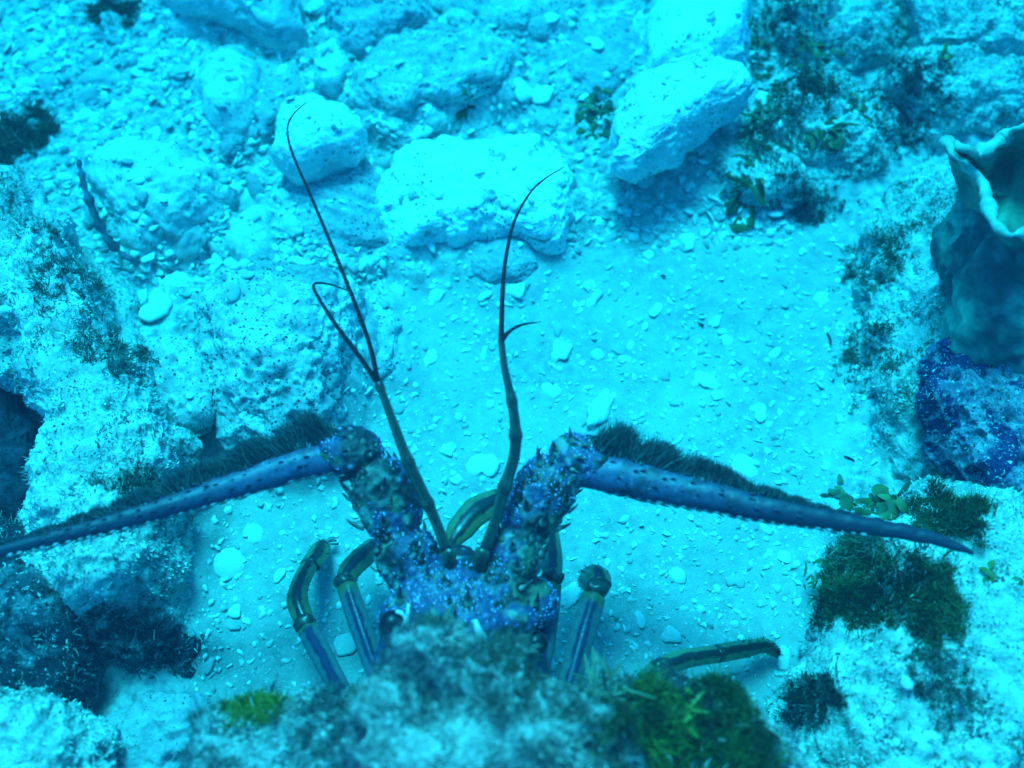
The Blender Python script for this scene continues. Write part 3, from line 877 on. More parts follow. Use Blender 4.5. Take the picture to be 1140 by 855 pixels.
def scatter_pieces(count, where, smin, smax, label, group, seed):
    r = random.Random(seed)
    got = tries = 0
    while got < count and tries < count * 40:
        tries += 1
        px, py = where(r)
        loc, nrm, ob = hit_px(px, py)
        if ob is None or not ob.name.startswith('seabed') or poly_sdf(np.array([loc.x]), np.array([loc.y]), SAND)[0] < 0.004:
            continue
        m = r.choice(PIECES)
        o = link('coral_piece', m)
        name_by_neighbour(o, loc, m['look'], 'coral piece')
        size = smin + (smax - smin) * r.random() ** 2
        rest(o, loc, nrm, size, r.random() * 6.3, 0.12 * size, 0.8)
        tag(o, label, 'coral piece', group)
        got += 1
scatter_pieces(90, lambda r: (r.uniform(-20, 330), r.uniform(-20, 330)), 0.004, 0.017, 'broken coral piece in the upper left rubble', 'broken coral pieces in the upper left rubble', 12)
scatter_pieces(40, lambda r: (r.uniform(330, 900), r.uniform(-20, 240)), 0.004, 0.013, 'broken coral piece between the slabs of the upper middle', 'broken coral pieces between the upper slabs', 13)

finish_names()
# grit nobody could count, on sand and between the rocks: one object
def grit(name, count, smin, smax, where, seed, cols):
    r = np.random.default_rng(seed)
    F = np.array([[0, 1 + j, 1 + (j + 1) % 7] for j in range(7)] + [[1 + j, 8 + j, 8 + (j + 1) % 7] for j in range(7)] + [[1 + j, 8 + (j + 1) % 7, 1 + (j + 1) % 7] for j in range(7)])
    D = np.zeros((15, 3))
    Vs, Fs, Cs = [], [], []
    n = 0
    for k in range(count):
        px, py = where(r)
        loc, nrm, ob = hit_px(px, py)
        if ob is None or ob.name.startswith('turf') or ob.name.startswith('reef') or (ob.name.startswith('rock') and (r.random() < 0.85 or nrm.z < 0.8)):
            continue
        s = smin + (smax - smin) * r.random() ** 3.2
        th = (np.arange(7) + 0.6 * r.random(7)) * 2 * math.pi / 7
        rd = s * (0.40 + 0.85 * r.random(7)) * (1.0 if r.random() < 0.7 else 0.8)
        el = 0.4 + 0.6 * r.random()
        tk = s * (0.06 + 0.10 * r.random())
        q = np.zeros((15, 3))
        q[0] = (0, 0, tk * 1.1)
        q[1:8] = np.stack([np.cos(th) * rd * 0.9, np.sin(th) * rd * el * 0.9, tk * (0.7 + 0.5 * r.random(7))], 1)
        q[8:15] = np.stack([np.cos(th) * rd, np.sin(th) * rd * el, np.full(7, -tk)], 1)
        a = r.random() * 6.3
        R = np.array([[math.cos(a), -math.sin(a), 0], [math.sin(a), math.cos(a), 0], [0, 0, 1]])
        tl = r.normal() * 0.45
        R2 = np.array([[1, 0, 0], [0, math.cos(tl), -math.sin(tl)], [0, math.sin(tl), math.cos(tl)]])
        Vs.append(q @ R2.T @ R.T + np.array(loc) + np.array([0, 0, s * 0.12]))
        Fs.append(F + n)
        n += len(D)
        c = np.array(cols[r.integers(len(cols))]) * (0.8 + 0.3 * r.random())
        Cs.append(np.tile(c, (len(D), 1)))
    o = link(name, mesh_from(name, np.concatenate(Vs), np.concatenate(Fs), M_chip, False, np.concatenate(Cs)))
    o['kind'] = 'stuff'
grit('coral_gravel', 8500, 0.0006, 0.0042, lambda r: (r.uniform(200, 980), r.uniform(230, 800)), 8, [CREAM, CREAM, WHITE, WHITE, DULL])
grit('rubble', 9500, 0.0010, 0.0075, lambda r: (lambda u, v: (u, v if u < 430 else min(v, 275 - 60 * r.random())))(r.uniform(-20, 880) * (0.55 if r.random() < 0.4 else 1), r.uniform(-20, 340)), 9, [CREAM, WHITE, WHITE, DULL, (0.38, 0.39, 0.39)])

# ------------------------------------------------------------------ seaweed
def frond_clump(name, label, px, py, rad_px, n, leaf, cols, seed, upright=0.5, narrow=0.7, cat='seaweed', group='seaweed clumps', squash=1.0, dz=0.0):
    r = np.random.default_rng(seed)
    loc, nrm, ob = hit_px(px, py)
    c0 = np.array(loc)
    R = rad_px * np.linalg.norm(c0 - CAM) / (FL * 1140)
    mb = MB()
    for k in range(n):
        a, q = r.random() * 6.283, r.random() ** 0.62
        q *= 0.85 + 0.30 * math.sin(3 * a + seed) * math.sin(2 * a + 2 * seed) + 0.12 * math.sin(7 * a + seed)
        bx, by = c0[0] + R * q * math.cos(a), c0[1] + R * squash * q * math.sin(a)
        h = hit_xy(bx, by)
        bz = h[0].z if h else c0[2]
        bz = min(max(bz, c0[2] - 0.03), c0[2] + 0.025) + dz * r.random()
        L = leaf * (0.35 + 0.85 * r.random())
        wd = L * narrow * (0.7 + 0.5 * r.random())
        yaw = r.random() * 6.283
        el = math.asin(min(0.98, max(0.05, upright + 0.3 * r.normal())))
        d = np.array([math.cos(yaw) * math.cos(el), math.sin(yaw) * math.cos(el), math.sin(el)])
        s = np.array([-math.sin(yaw), math.cos(yaw), 0]) + 0.4 * r.normal(size=3)
        s /= np.linalg.norm(s)
        u = np.cross(s, d)
        crl = 0.5 * r.normal()
        V = []
        for t, ww in ((0, 0.18), (0.3, 0.75), (0.62, 1.0), (0.88, 0.72), (1.0, 0.25)):
            m = np.array([bx, by, bz]) + d * L * t + u * L * (0.28 * t * t) + s * L * crl * t * t - np.array([0, 0, 0.25 * L * t * t])
            for sgn in (-1, 0, 1):
                V.append(m + s * sgn * wd * 0.5 * ww * (1 + 0.12 * r.normal()) - u * (0.10 * wd if sgn == 0 else 0))
        F = []
        for i in range(4):
            for j in range(2):
                F.append((i * 3 + j, i * 3 + j + 1, i * 3 + j + 4, i * 3 + j + 3))
        c = np.array(cols[r.integers(len(cols))]) * (0.75 + 0.5 * r.random())
        mb.add(np.array(V) - c0, F, c)
    o = mb.build(name, M_leaf, None, True, tuple(c0))
    return tag(o, label, cat, group)

def weed_mat(name, label, px, py, rad_px, n, length, cols, seed, squash=1.0, cat='seaweed', group='seaweed clumps', width=0.0005, lean=0.75):
    """soft mat of fine filaments, heaped in lumps, thinning out to its edge"""
    r = np.random.default_rng(seed)
    loc, nrm, ob = hit_px(px, py)
    c0 = np.array(loc)
    R = rad_px * np.linalg.norm(c0 - CAM) / (FL * 1140)
    B, Nn = [], []
    for k in range(n):
        a, q = r.random() * 6.283, (r.random() ** 0.75 if r.random() < 0.8 else 0.6 + 0.75 * r.random())
        q *= 0.85 + 0.28 * math.sin(3 * a + seed) * math.sin(2 * a + 2 * seed) + 0.12 * math.sin(7 * a + seed)
        h = hit_xy(c0[0] + R * q * math.cos(a), c0[1] + R * squash * q * math.sin(a))
        if h is None or abs(h[0].z - c0[2]) > 0.035:
            continue
        B.append(h[0][:])
        Nn.append((h[1] if h[1].z > 0 else -h[1])[:])
    B, Nn = np.repeat(np.array(B), 5, 0), np.repeat(np.array(Nn), 5, 0)
    B = B + r.normal(size=B.shape) * np.array([0.0009, 0.0009, 0.0002])
    Nn = 0.5 * Nn + np.array([0, 0, 0.5])
    lump = np.clip(0.55 + 1.5 * fbm(B * 70 + seed, 3), 0.1, 1.3)
    flow = np.stack([fbm(B * 45 + 3, 2), fbm(B * 45 + 13, 2), 0 * lump], 1) * 1.6
    tone = np.clip(0.5 + 1.6 * fbm(B * 38 + 50 + seed, 3) + 0.12 * r.normal(size=len(B)), 0, 1)[:, None]
    C = np.array(cols[0])[None] * (1 - tone) + np.array(cols[1])[None] * tone
    pale = r.random((len(B), 1)) < 0.012
    C = np.where(pale, np.array([[0.5, 0.52, 0.45]]), C)
    V, F, C = blades(B, Nn + flow, length * (0.25 + lump) * (0.6 + 0.6 * r.random(len(B))), width * (0.6 + 0.8 * r.random(len(B))), C, lean * 0.6, r, 1.2)
    return tag(link(name, mesh_from(name, V - c0, F, M_blade, True, C), None, tuple(c0)), label, cat, group)

DKM = [(0.030, 0.060, 0.020), (0.085, 0.13, 0.035)]
GRM = [(0.025, 0.055, 0.02), (0.10, 0.17, 0.02)]
DK = [(0.05, 0.085, 0.022), (0.035, 0.065, 0.02), (0.075, 0.11, 0.03)]
BR = [(0.10, 0.13, 0.045), (0.14, 0.17, 0.06), (0.06, 0.085, 0.03)]
GR = [(0.10, 0.19, 0.012), (0.14, 0.22, 0.02), (0.05, 0.11, 0.012), (0.17, 0.24, 0.05)]
weed_mat('seaweed_clump', 'big dark brown weed clump on the right between antenna and stretched leg', 936, 655, 36, 2000, 0.0055, DKM, 1, squash=1.8)
weed_mat('seaweed_clump', 'dark brown weed clump right of the biggest one, below the antenna tip', 1036, 672, 34, 1700, 0.0055, DKM, 2, squash=1.4)
weed_mat('seaweed_clump', 'dark weed clump behind the tip of the right antenna', 1056, 574, 34, 1400, 0.005, DKM, 3)
frond_clump('seaweed_clump', 'olive brown leafy weed above the thin part of the right antenna', 984, 562, 26, 60, 0.01, BR, 4, 0.35, 0.8)
frond_clump('seaweed_clump', 'pale brown broad leaf weed at the right edge of the open sand', 938, 550, 16, 12, 0.011, [(0.16, 0.17, 0.08)], 5, 0.25, 0.8)
weed_mat('seaweed_clump', 'grey green weed on the stem side above the biggest dark clump', 945, 610, 24, 700, 0.005, [(0.10, 0.13, 0.08), (0.18, 0.22, 0.16)], 6)
weed_mat('seaweed_clump', 'dark green tuft just below the stretched out leg', 806, 766, 20, 500, 0.005, [(0.03, 0.07, 0.015), (0.05, 0.10, 0.02)], 7)
weed_mat('seaweed_clump', 'bright green bushy weed on the ledge right of the lobster', 745, 806, 66, 1150, 0.008, GRM, 8, squash=0.75)
weed_mat('seaweed_clump', 'green bushy weed at the bottom edge, right part of the ledge', 830, 838, 48, 600, 0.008, GRM, 9)
weed_mat('seaweed_clump', 'small blackish weed between the ledge and the lower right turf rock', 898, 780, 28, 600, 0.005, [(0.025, 0.04, 0.035), (0.06, 0.07, 0.05)], 10)
weed_mat('seaweed_clump', 'yellow green weed at the left end of the ledge', 285, 786, 30, 700, 0.0045, [(0.10, 0.15, 0.02), (0.20, 0.24, 0.03)], 11, squash=0.6)
frond_clump('seaweed_clump', 'olive round leaf weed left of the large white boulder', 664, 132, 30, 110, 0.0075, BR + DK, 12, 0.35, 0.95, squash=1.4)
frond_clump('seaweed_clump', 'brown weed under the lower left corner of the large white boulder', 702, 208, 24, 70, 0.008, BR + DK, 13, 0.3, 0.9, squash=0.6)
frond_clump('seaweed_clump', 'tiny dark green tuft on the broad grey slab', 518, 107, 9, 12, 0.007, [(0.06, 0.085, 0.02)], 14, 0.5)
weed_mat('seaweed_clump', 'fuzzy dark weed at the left edge, right one of two', 40, 150, 24, 900, 0.009, [(0.05, 0.07, 0.04), (0.11, 0.14, 0.08)], 15)
weed_mat('seaweed_clump', 'fuzzy dark weed at the left edge, left one of two', 2, 160, 30, 1100, 0.009, [(0.05, 0.07, 0.04), (0.11, 0.14, 0.08)], 16)
frond_clump('seaweed_clump', 'brown weed in the gap right of the bright white rock', 838, 60, 26, 160, 0.008, BR + DK, 17, 0.35, 0.45, squash=1.5)
frond_clump('seaweed_clump', 'hanging brown frond in the shade below the white boulder', 822, 238, 18, 16, 0.014, BR, 18, 0.3, 0.6, squash=1.4)
frond_clump('seaweed_clump', 'dark weed in the hollow beside the right tip of the white boulder', 858, 100, 18, 120, 0.006, DK, 19, 0.4, 0.5)
frond_clump('seaweed_clump', 'brown weed across the middle of the mottled rubble rock', 925, 150, 30, 40, 0.012, BR, 20, 0.3, 0.8, squash=0.6)
frond_clump('seaweed_clump', 'yellow green finger weed near the top right corner', 1046, 60, 18, 18, 0.013, [(0.22, 0.25, 0.04), (0.10, 0.12, 0.03)], 21, 0.25, 0.3)
weed_mat('seaweed_clump', 'dull weed at the upper end of the sloping turf bank', 985, 278, 35, 350, 0.004, [(0.08, 0.11, 0.07), (0.15, 0.18, 0.12)], 22, squash=1.4)
weed_mat('seaweed_clump', 'dull weed along the sand side of the sloping turf bank', 965, 400, 27.5, 350, 0.004, [(0.08, 0.11, 0.07), (0.15, 0.18, 0.12)], 23, squash=2.0)
frond_clump('seaweed_clump', 'small yellow green weed right of the tip of the right antenna', 1112, 640, 14, 12, 0.008, [(0.2, 0.24, 0.05), (0.12, 0.15, 0.04)], 24, 0.4, 0.6, squash=1.6)
weed_mat('seaweed_clump', 'dark weed near the top edge left of the arching rock', 125, 14, 24, 700, 0.007, [(0.05, 0.07, 0.04), (0.11, 0.13, 0.07)], 25)
frond_clump('seaweed_clump', 'thin dark tuft on the sand left of the pitted block', 130, 398, 14, 40, 0.010, [(0.07, 0.10, 0.08)], 26, 0.4, 0.15)
frond_clump('seaweed_clump', 'thin soft weed standing beside the outer right leg', 672, 770, 20, 60, 0.022, [(0.16, 0.19, 0.12)], 27, 0.7, 0.10)
weed_mat('seaweed_clump', 'dark weed patch in the middle of the upper right rubble', 905, 92, 42.5, 450, 0.006, [(0.04, 0.055, 0.04), (0.09, 0.11, 0.06)], 41, squash=0.8)
weed_mat('seaweed_clump', 'dark weed patch above the left horn of the cup sponge', 1010, 105, 50, 600, 0.006, [(0.03, 0.04, 0.045), (0.08, 0.09, 0.07)], 42, squash=1.1)
weed_mat('seaweed_clump', 'brown weed patch below the right end of the white boulder', 852, 150, 37.5, 350, 0.006, [(0.06, 0.08, 0.04), (0.13, 0.15, 0.07)], 43, squash=1.3)
weed_mat('seaweed_clump', 'brown weed stripe on the top edge right of the bright white rock', 880, 20, 42.5, 400, 0.006, [(0.05, 0.07, 0.04), (0.11, 0.13, 0.07)], 44, squash=1.2)
weed_mat('seaweed_clump', 'blue grey weed patch low in the upper right rubble', 900, 215, 42.5, 300, 0.004, [(0.06, 0.08, 0.08), (0.13, 0.15, 0.13)], 45, squash=0.6)
weed_mat('seaweed_clump', 'soft dark weed along the edge of the left turf bank', 88, 300, 45, 450, 0.005, [(0.07, 0.10, 0.08), (0.14, 0.17, 0.12)], 46, squash=1.8)
weed_mat('seaweed_clump', 'soft dark weed in the dip left of the pitted block', 128, 380, 35, 300, 0.005, [(0.07, 0.10, 0.08), (0.14, 0.17, 0.12)], 47, squash=1.4)
weed_mat('seaweed_clump', 'dark weed under the left antenna on the pale turf rock', 165, 540, 37.5, 300, 0.005, [(0.06, 0.09, 0.07), (0.12, 0.14, 0.10)], 48, squash=0.6)
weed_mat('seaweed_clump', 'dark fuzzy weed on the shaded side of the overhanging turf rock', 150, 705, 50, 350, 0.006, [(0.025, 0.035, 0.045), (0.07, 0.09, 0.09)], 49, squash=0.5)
weed_mat('seaweed_clump', 'dull weed stripe down the lower right turf rock', 1045, 740, 42.5, 350, 0.004, [(0.07, 0.09, 0.07), (0.14, 0.17, 0.13)], 50, squash=1.6)
frond_clump('seaweed_clump', 'brown leafy weed beside the right tip of the white boulder', 842, 135, 26, 60, 0.010, BR + DK, 61, 0.3, 0.5)
frond_clump('seaweed_clump', 'brown leafy weed in the upper right rubble near the top edge', 905, 55, 24, 50, 0.010, BR + DK, 62, 0.3, 0.5)
frond_clump('seaweed_clump', 'brown leafy weed left of the dark patch by the sponge', 960, 120, 22, 40, 0.010, BR, 63, 0.3, 0.45)
frond_clump('seaweed_clump', 'brown leafy weed low in the hollow of the white boulder', 830, 195, 22, 40, 0.011, BR + DK, 64, 0.3, 0.5, squash=1.3)
frond_clump('seaweed_clump', 'brown strappy weed among the biggest dark weed', 936, 645, 28, 60, 0.009, [(0.07, 0.11, 0.035), (0.11, 0.15, 0.05)], 65, 0.35, 0.3, squash=1.5)
frond_clump('seaweed_clump', 'green strappy weed among the bushy weed on the ledge', 760, 800, 44, 60, 0.010, [(0.09, 0.16, 0.02), (0.15, 0.22, 0.04)], 66, 0.5, 0.3, squash=0.7)

# ------------------------------------------------------------------ green cup sponge
def cup_sponge():
    zr = 0.185
    rim = [(1046, 153), (1060, 162), (1077, 170), (1096, 164), (1116, 148), (1140, 136), (1185, 134), (1230, 170), (1225, 230), (1180, 262), (1140, 268), (1116, 258), (1100, 236), (1090, 212), (1074, 196), (1054, 176)]
    base = [(1088, 250), (1096, 246), (1104, 243), (1112, 240), (1124, 238), (1138, 238), (1156, 240), (1172, 250), (1174, 270), (1164, 286), (1150, 292), (1136, 292), (1122, 288), (1108, 280), (1096, 270), (1090, 260)]
    R = catmull([P(x, y, zr + 0.012 * math.sin(1.3 * k) + 0.004 * math.sin(3.1 * k)) for k, (x, y) in enumerate(rim + rim[:1])], 97)[:-1]
    B = catmull([P(x, y, 0.05) for x, y in base + base[:1]], 97)[:-1]
    n, m = 96, 26
    c = R.mean(0)
    rng = np.random.default_rng(3)
    t = np.linspace(0, 1, m)[:, None, None]
    bulge = np.sin(t * math.pi)
    outer = B[None] * (1 - t) + R[None] * t
    cen = outer.mean(1, keepdims=True)
    outer = outer + (outer - cen) * (0.10 * bulge - 0.10 * t * (1 - t) * 2)
    cen = outer.mean(1, keepdims=True)
    dirv = (outer - cen)
    dirv[..., 2] = 0
    dl = np.linalg.norm(dirv, axis=2, keepdims=True)
    inner = outer - dirv / dl * np.minimum(0.0055, 0.45 * dl)
    wall = np.concatenate([outer, inner[::-1][:9]], 0)
    V = wall.reshape(-1, 3)
    V = V + 0.007 * np.stack([fbm(V * 28, 3), fbm(V * 28 + 9, 3), fbm(V * 28 + 20, 3)], 1) + 0.0010 * np.stack([fbm(V * 150, 2)] * 3, 1)
    rows = len(wall)
    F = np.array([(i * n + j, i * n + (j + 1) % n, (i + 1) * n + (j + 1) % n, (i + 1) * n + j) for i in range(rows - 1) for j in range(n)])
    cap = len(V)
    V = np.vstack([V, V[(rows - 1) * n:].mean(0)])
    nz = np.clip(0.45 + 2.2 * fbm(V * 26, 4), 0, 1)[:, None]
    C = np.array([0.04, 0.13, 0.11]) * (1 - nz) + np.array([0.09, 0.33, 0.24]) * nz
    org = np.array([c[0], c[1], 0.03])
    root = empty('cup_sponge', tuple(org))
    tag(root, 'green lobed cup sponge with pale wavy rims at the right edge', 'sponge')
    Fl = [tuple(f) for f in F] + [((rows - 1) * n + j, (rows - 1) * n + (j + 1) % n, cap) for j in range(n)]
    link('wall', mesh_from('wall', V - org, Fl, M_sponge, True, C), root)
    # pale lip running along the rim
    path = np.vstack([(outer[-1] + inner[-1]) / 2, ((outer[-1] + inner[-1]) / 2)[:1]])
    path = path + 0.007 * np.stack([fbm(path * 28, 3), fbm(path * 28 + 9, 3), fbm(path * 28 + 20, 3)], 1)
    rad = 0.0036 + 0.0050 * fbm(path * 60, 3)
    V, F, uv = tube(path, rad, 10, 0.8)
    C = np.array([0.16, 0.46, 0.36])[None] * (0.75 + 0.5 * np.clip(0.5 + fbm(V * 90, 3), 0, 1))[:, None]
    link('rim', mesh_from('rim', V - org, F, M_sponge, True, C), root)
    # the lower lobe the cup grows out of, broad and hunched
    out = [(1066, 262), (1068, 228), (1084, 212), (1112, 224), (1150, 235), (1190, 285), (1215, 350), (1190, 405), (1130, 408), (1096, 398), (1074, 382), (1066, 320)]
    poly = [P(x, y, 0.10)[:2] for x, y in out]
    pc = np.mean(poly, 0)
    rr = outline_radius(poly, pc)
    D, F = ico(6)
    th = np.arctan2(D[:, 1], D[:, 0])
    B = np.interp(th, np.linspace(-math.pi, math.pi, len(rr) + 1), np.append(rr, rr[0]))
    rho = B * np.hypot(D[:, 0], D[:, 1]) ** 0.7
    V = np.stack([np.cos(th) * rho + pc[0], np.sin(th) * rho + pc[1], 0.10 + np.where(D[:, 2] > 0, 0.035, 0.06) * D[:, 2]], 1)
    V = V + vnormals(V, F) * (0.020 * fbm(V * 17, 3) + 0.006 * ridged(V * 40, 2) + 0.0012 * fbm(V * 200, 2))[:, None]
    nz = np.clip(0.35 + 2.0 * fbm(V * 20 + 3, 3) + 0.9 * fbm(V * 110, 3), 0, 1)[:, None]
    C = np.array([0.035, 0.10, 0.095]) * (1 - nz) + np.array([0.08, 0.34, 0.26]) * nz
    link('lobe', mesh_from('lobe', V - org, F, M_sponge, True, C), root)
cup_sponge()

# dark blade of an old shell, wedged along the rounded boulder, and small strands
def shell_blade():
    path = catmull([P(88, 178, 0.052), P(92, 200, 0.050), P(103, 232, 0.046), P(118, 262, 0.040), P(135, 282, 0.034), P(156, 292, 0.028)], 40)
    o0 = path[0]
    V, F, uv = tube(path - o0, 0.0021 * (0.5 + np.sin(np.linspace(0.3, 2.8, 40))) * (1 + 0.5 * np.sin(np.arange(40) * 1.3) * np.sin(np.arange(40) * 0.37)), 10, 0.5)
    V = V + 0.0012 * np.stack([fbm(V * 90, 3)] * 3, 1)
    nz = np.clip(0.5 + 1.5 * fbm(V * 110, 3), 0, 1)[:, None]
    C = np.array([0.025, 0.025, 0.04]) * (1 - nz) + np.array([0.14, 0.14, 0.17]) * nz
    o = link('broken_shell', mesh_from('broken_shell', V, F, M_chip, True, C), None, tuple(o0))
    tag(o, 'long dark curved shell blade along the left side of the rounded pale boulder', 'broken shell')
shell_blade()
for px, py, dx, dy, lab in ((922, 378, 2, 8, 'tiny dark strand on the right part of the open sand'), (945, 511, 6, 3, 'tiny dark strand near the pale brown broad leaf weed'), (738, 308, 3, 1, 'tiny dark fleck on the sand below the white boulder'), (780, 362, 3, 2, 'tiny dark fleck above the small white chip on the sand')):
    a, _, _ = hit_px(px - dx, py - dy)
    b, _, _ = hit_px(px + dx, py + dy)
    a, b = np.array(a) + (0, 0, 0.001), np.array(b) + (0, 0, 0.001)
    V, F, uv = tube(catmull([a, (a + b) / 2 + np.array([0.001, -0.0008, 0.001]), b], 9) - a, [0.0003, 0.0006, 0.0008, 0.0008, 0.0007, 0.0008, 0.0007, 0.0005, 0.0003], 6)
    tag(link('plant_strand', mesh_from('plant_strand', V, F, M_chip, True, np.tile((0.05, 0.03, 0.03), (len(V), 1))), None, tuple(a)), lab, 'plant strand')

# ------------------------------------------------------------------ the spiny lobster
M_body = col_mat('lobster_shell', 0.45, 0.4, 420, 0.35, 0.5)
M_spine = col_mat('lobster_spines', 0.35, 0.5, 400, 0.1, 0)
M_eye, _, b_ = nodes_mat('lobster_eye', 0.35, 0.3)
b_.inputs['Base Color'].default_value = (0.006, 0.006, 0.010, 1)

def stripe_mat(name, base, edge, stripe, lo, hi, spots=0.0):
    """jointed limb: long stripes by the way round (uv x), darker joints by the way along (uv y)"""
    m, nt, b = nodes_mat(name, 0.3, 0.5)
    uv = nt.nodes.new('ShaderNodeUVMap')
    uv.uv_map = 'uv'
    sx = nt.nodes.new('ShaderNodeSeparateXYZ')
    nt.links.new(uv.outputs['UV'], sx.inputs[0])
    co = nt.nodes.new('ShaderNodeTexCoord').outputs['Object']
    w = N_(nt, 'ShaderNodeMath', operation='MULTIPLY_ADD')
    nt.links.new(tex(nt, co, 130, 3), w.inputs[0])
    w.inputs[1].default_value = 0.16
    nt.links.new(sx.outputs['X'], w.inputs[2])
    s1 = N_(nt, 'ShaderNodeMath', operation='PINGPONG')
    nt.links.new(w.outputs[0], s1.inputs[0])
    s1.inputs[1].default_value = 0.16
    c = mixc(nt, ramp(nt, s1.outputs[0], 0.05, 0.11), base, stripe)
    ends = N_(nt, 'ShaderNodeMath', operation='PINGPONG')
    nt.links.new(sx.outputs['Y'], ends.inputs[0])
    ends.inputs[1].default_value = 0.5
    c = mixc(nt, ramp(nt, ends.outputs[0], hi, lo), c, edge)
    g = tex(nt, co, 300, 4, 0.65)
    c = mixc(nt, 0.4, c, mixc(nt, ramp(nt, g, 0.3, 0.7), (0.3, 0.3, 0.3), (1, 1, 1)), 'MULTIPLY')
    nt.links.new(c, b.inputs['Base Color'])
    bp = N_(nt, 'ShaderNodeBump', Strength=0.25, Distance=0.001)
    nt.links.new(g, bp.inputs['Height'])
    nt.links.new(bp.outputs['Normal'], b.inputs['Normal'])
    return m
M_leg = stripe_mat('lobster_leg', (0.022, 0.022, 0.055), (0.12, 0.12, 0.05), (0.085, 0.12, 0.13), 0.02, 0.10)
M_shin = stripe_mat('lobster_lower_leg', (0.020, 0.022, 0.02), (0.04, 0.04, 0.03), (0.16, 0.17, 0.08), 0.02, 0.08)
M_stalk = stripe_mat('lobster_feeler_stalk', (0.028, 0.034, 0.026), (0.02, 0.022, 0.02), (0.075, 0.085, 0.05), 0.01, 0.05)
M_claw = stripe_mat('lobster_claw', (0.30, 0.32, 0.26), (0.05, 0.05, 0.05), (0.55, 0.58, 0.50), 0.02, 0.3)
M_whip, _, b_ = nodes_mat('lobster_feeler_whip', 0.6, 0.12)
b_.inputs['Base Color'].default_value = (0.010, 0.008, 0.012, 1)

LOB = P(508, 760, 0.02)
LOB[2] = 0.01
root = empty('spiny_lobster', tuple(LOB))
tag(root, 'blue and olive spiny lobster backed under the fuzzy ledge, long antennae spread', 'lobster')
REL = lambda V: np.asarray(V) - LOB

# head, back and the three thick joints that carry each antenna: one skin
LP = [((474, 668), 0.094, 0.0165), ((462, 640), 0.099, 0.0165), ((449, 610), 0.104, 0.0185), ((444, 597), 0.106, 0.0128), ((440, 584), 0.108, 0.0165),
      ((431, 556), 0.112, 0.0195), ((419, 534), 0.117, 0.0190), ((410, 522), 0.119, 0.0126), ((402, 513), 0.121, 0.0165), ((390, 505), 0.122, 0.0168), ((372, 506), 0.124, 0.0130)]
RP = [((546, 668), 0.094, 0.0165), ((560, 640), 0.099, 0.0165), ((577, 608), 0.104, 0.0180), ((582, 595), 0.106, 0.0126), ((586, 582), 0.108, 0.0165),
      ((599, 556), 0.112, 0.0185), ((615, 534), 0.117, 0.0180), ((626, 522), 0.119, 0.0124), ((634, 515), 0.121, 0.0160), ((644, 513), 0.122, 0.0165), ((664, 520), 0.124, 0.0125)]
def chain(spec, n):
    pts = np.array([P(x, y, z) for (x, y), z, r in spec])
    rr = np.array([[r, 0, 0] for _, _, r in spec])
    return catmull(pts, n), catmull(rr, n)[:, 0]

mb = MB()
for spec in (LP, RP):
    pts, rr = chain(spec, 60)
    V, F, uv = tube(pts, rr, 20, 0.85)
    mb.add(V, F)
    V, F = ico(3)
    mb.add(V * rr[0] + pts[0], F.tolist())
    mb.add(V * rr[-1] * 0.9 + pts[-1], F.tolist())
D, F = ico(4)
for (c, r) in ((P(508, 800, 0.078), (0.052, 0.080, 0.046)), (P(508, 712, 0.090), (0.043, 0.042, 0.034)), (P(508, 664, 0.095), (0.026, 0.026, 0.020)), (P(508, 640, 0.094), (0.017, 0.018, 0.014)),
               (P(440, 690, 0.108), (0.010, 0.010, 0.010)), (P(578, 690, 0.108), (0.010, 0.010, 0.010)), (P(470, 672, 0.100), (0.018, 0.018, 0.016)), (P(548, 672, 0.100), (0.018, 0.018, 0.016)), (P(590, 672, 0.088), (0.016, 0.016, 0.014))):
    mb.add(D * np.array(r) + c, F.tolist())
tmp = mb.build('shell_raw', None)
rm = tmp.modifiers.new('r', 'REMESH')
rm.mode = 'VOXEL'
rm.voxel_size = 0.0013
bpy.context.view_layer.update()
ev = tmp.evaluated_get(bpy.context.evaluated_depsgraph_get())
em = ev.to_mesh()
BV = np.zeros(len(em.vertices) * 3)
em.vertices.foreach_get('co', BV)
BV = BV.reshape(-1, 3)
em.calc_loop_triangles()
BF = np.zeros(len(em.loop_triangles) * 3, int)
em.loop_triangles.foreach_get('vertices', BF)
BF = BF.reshape(-1, 3)
ev.to_mesh_clear()
bpy.data.objects.remove(tmp)
# relax the voxel steps, then warts and creases
e = np.concatenate([BF[:, [0, 1]], BF[:, [1, 2]], BF[:, [2, 0]]])
for _ in range(4):
    S = np.zeros_like(BV)
    K = np.zeros(len(BV))
    for a_, b2 in ((0, 1), (1, 0)):
        np.add.at(S, e[:, a_], BV[e[:, b2]])
        np.add.at(K, e[:, a_], 1)
    BV = 0.4 * BV + 0.6 * S / np.maximum(K, 1)[:, None]
BN = vnormals(BV, BF)
wd, wi = worley(BV * 190)
BV = BV + BN * (0.0012 * fbm(BV * 70, 3) + 0.0011 * sstep(0.5, 0.1, wd))[:, None]
BN = vnormals(BV, BF)
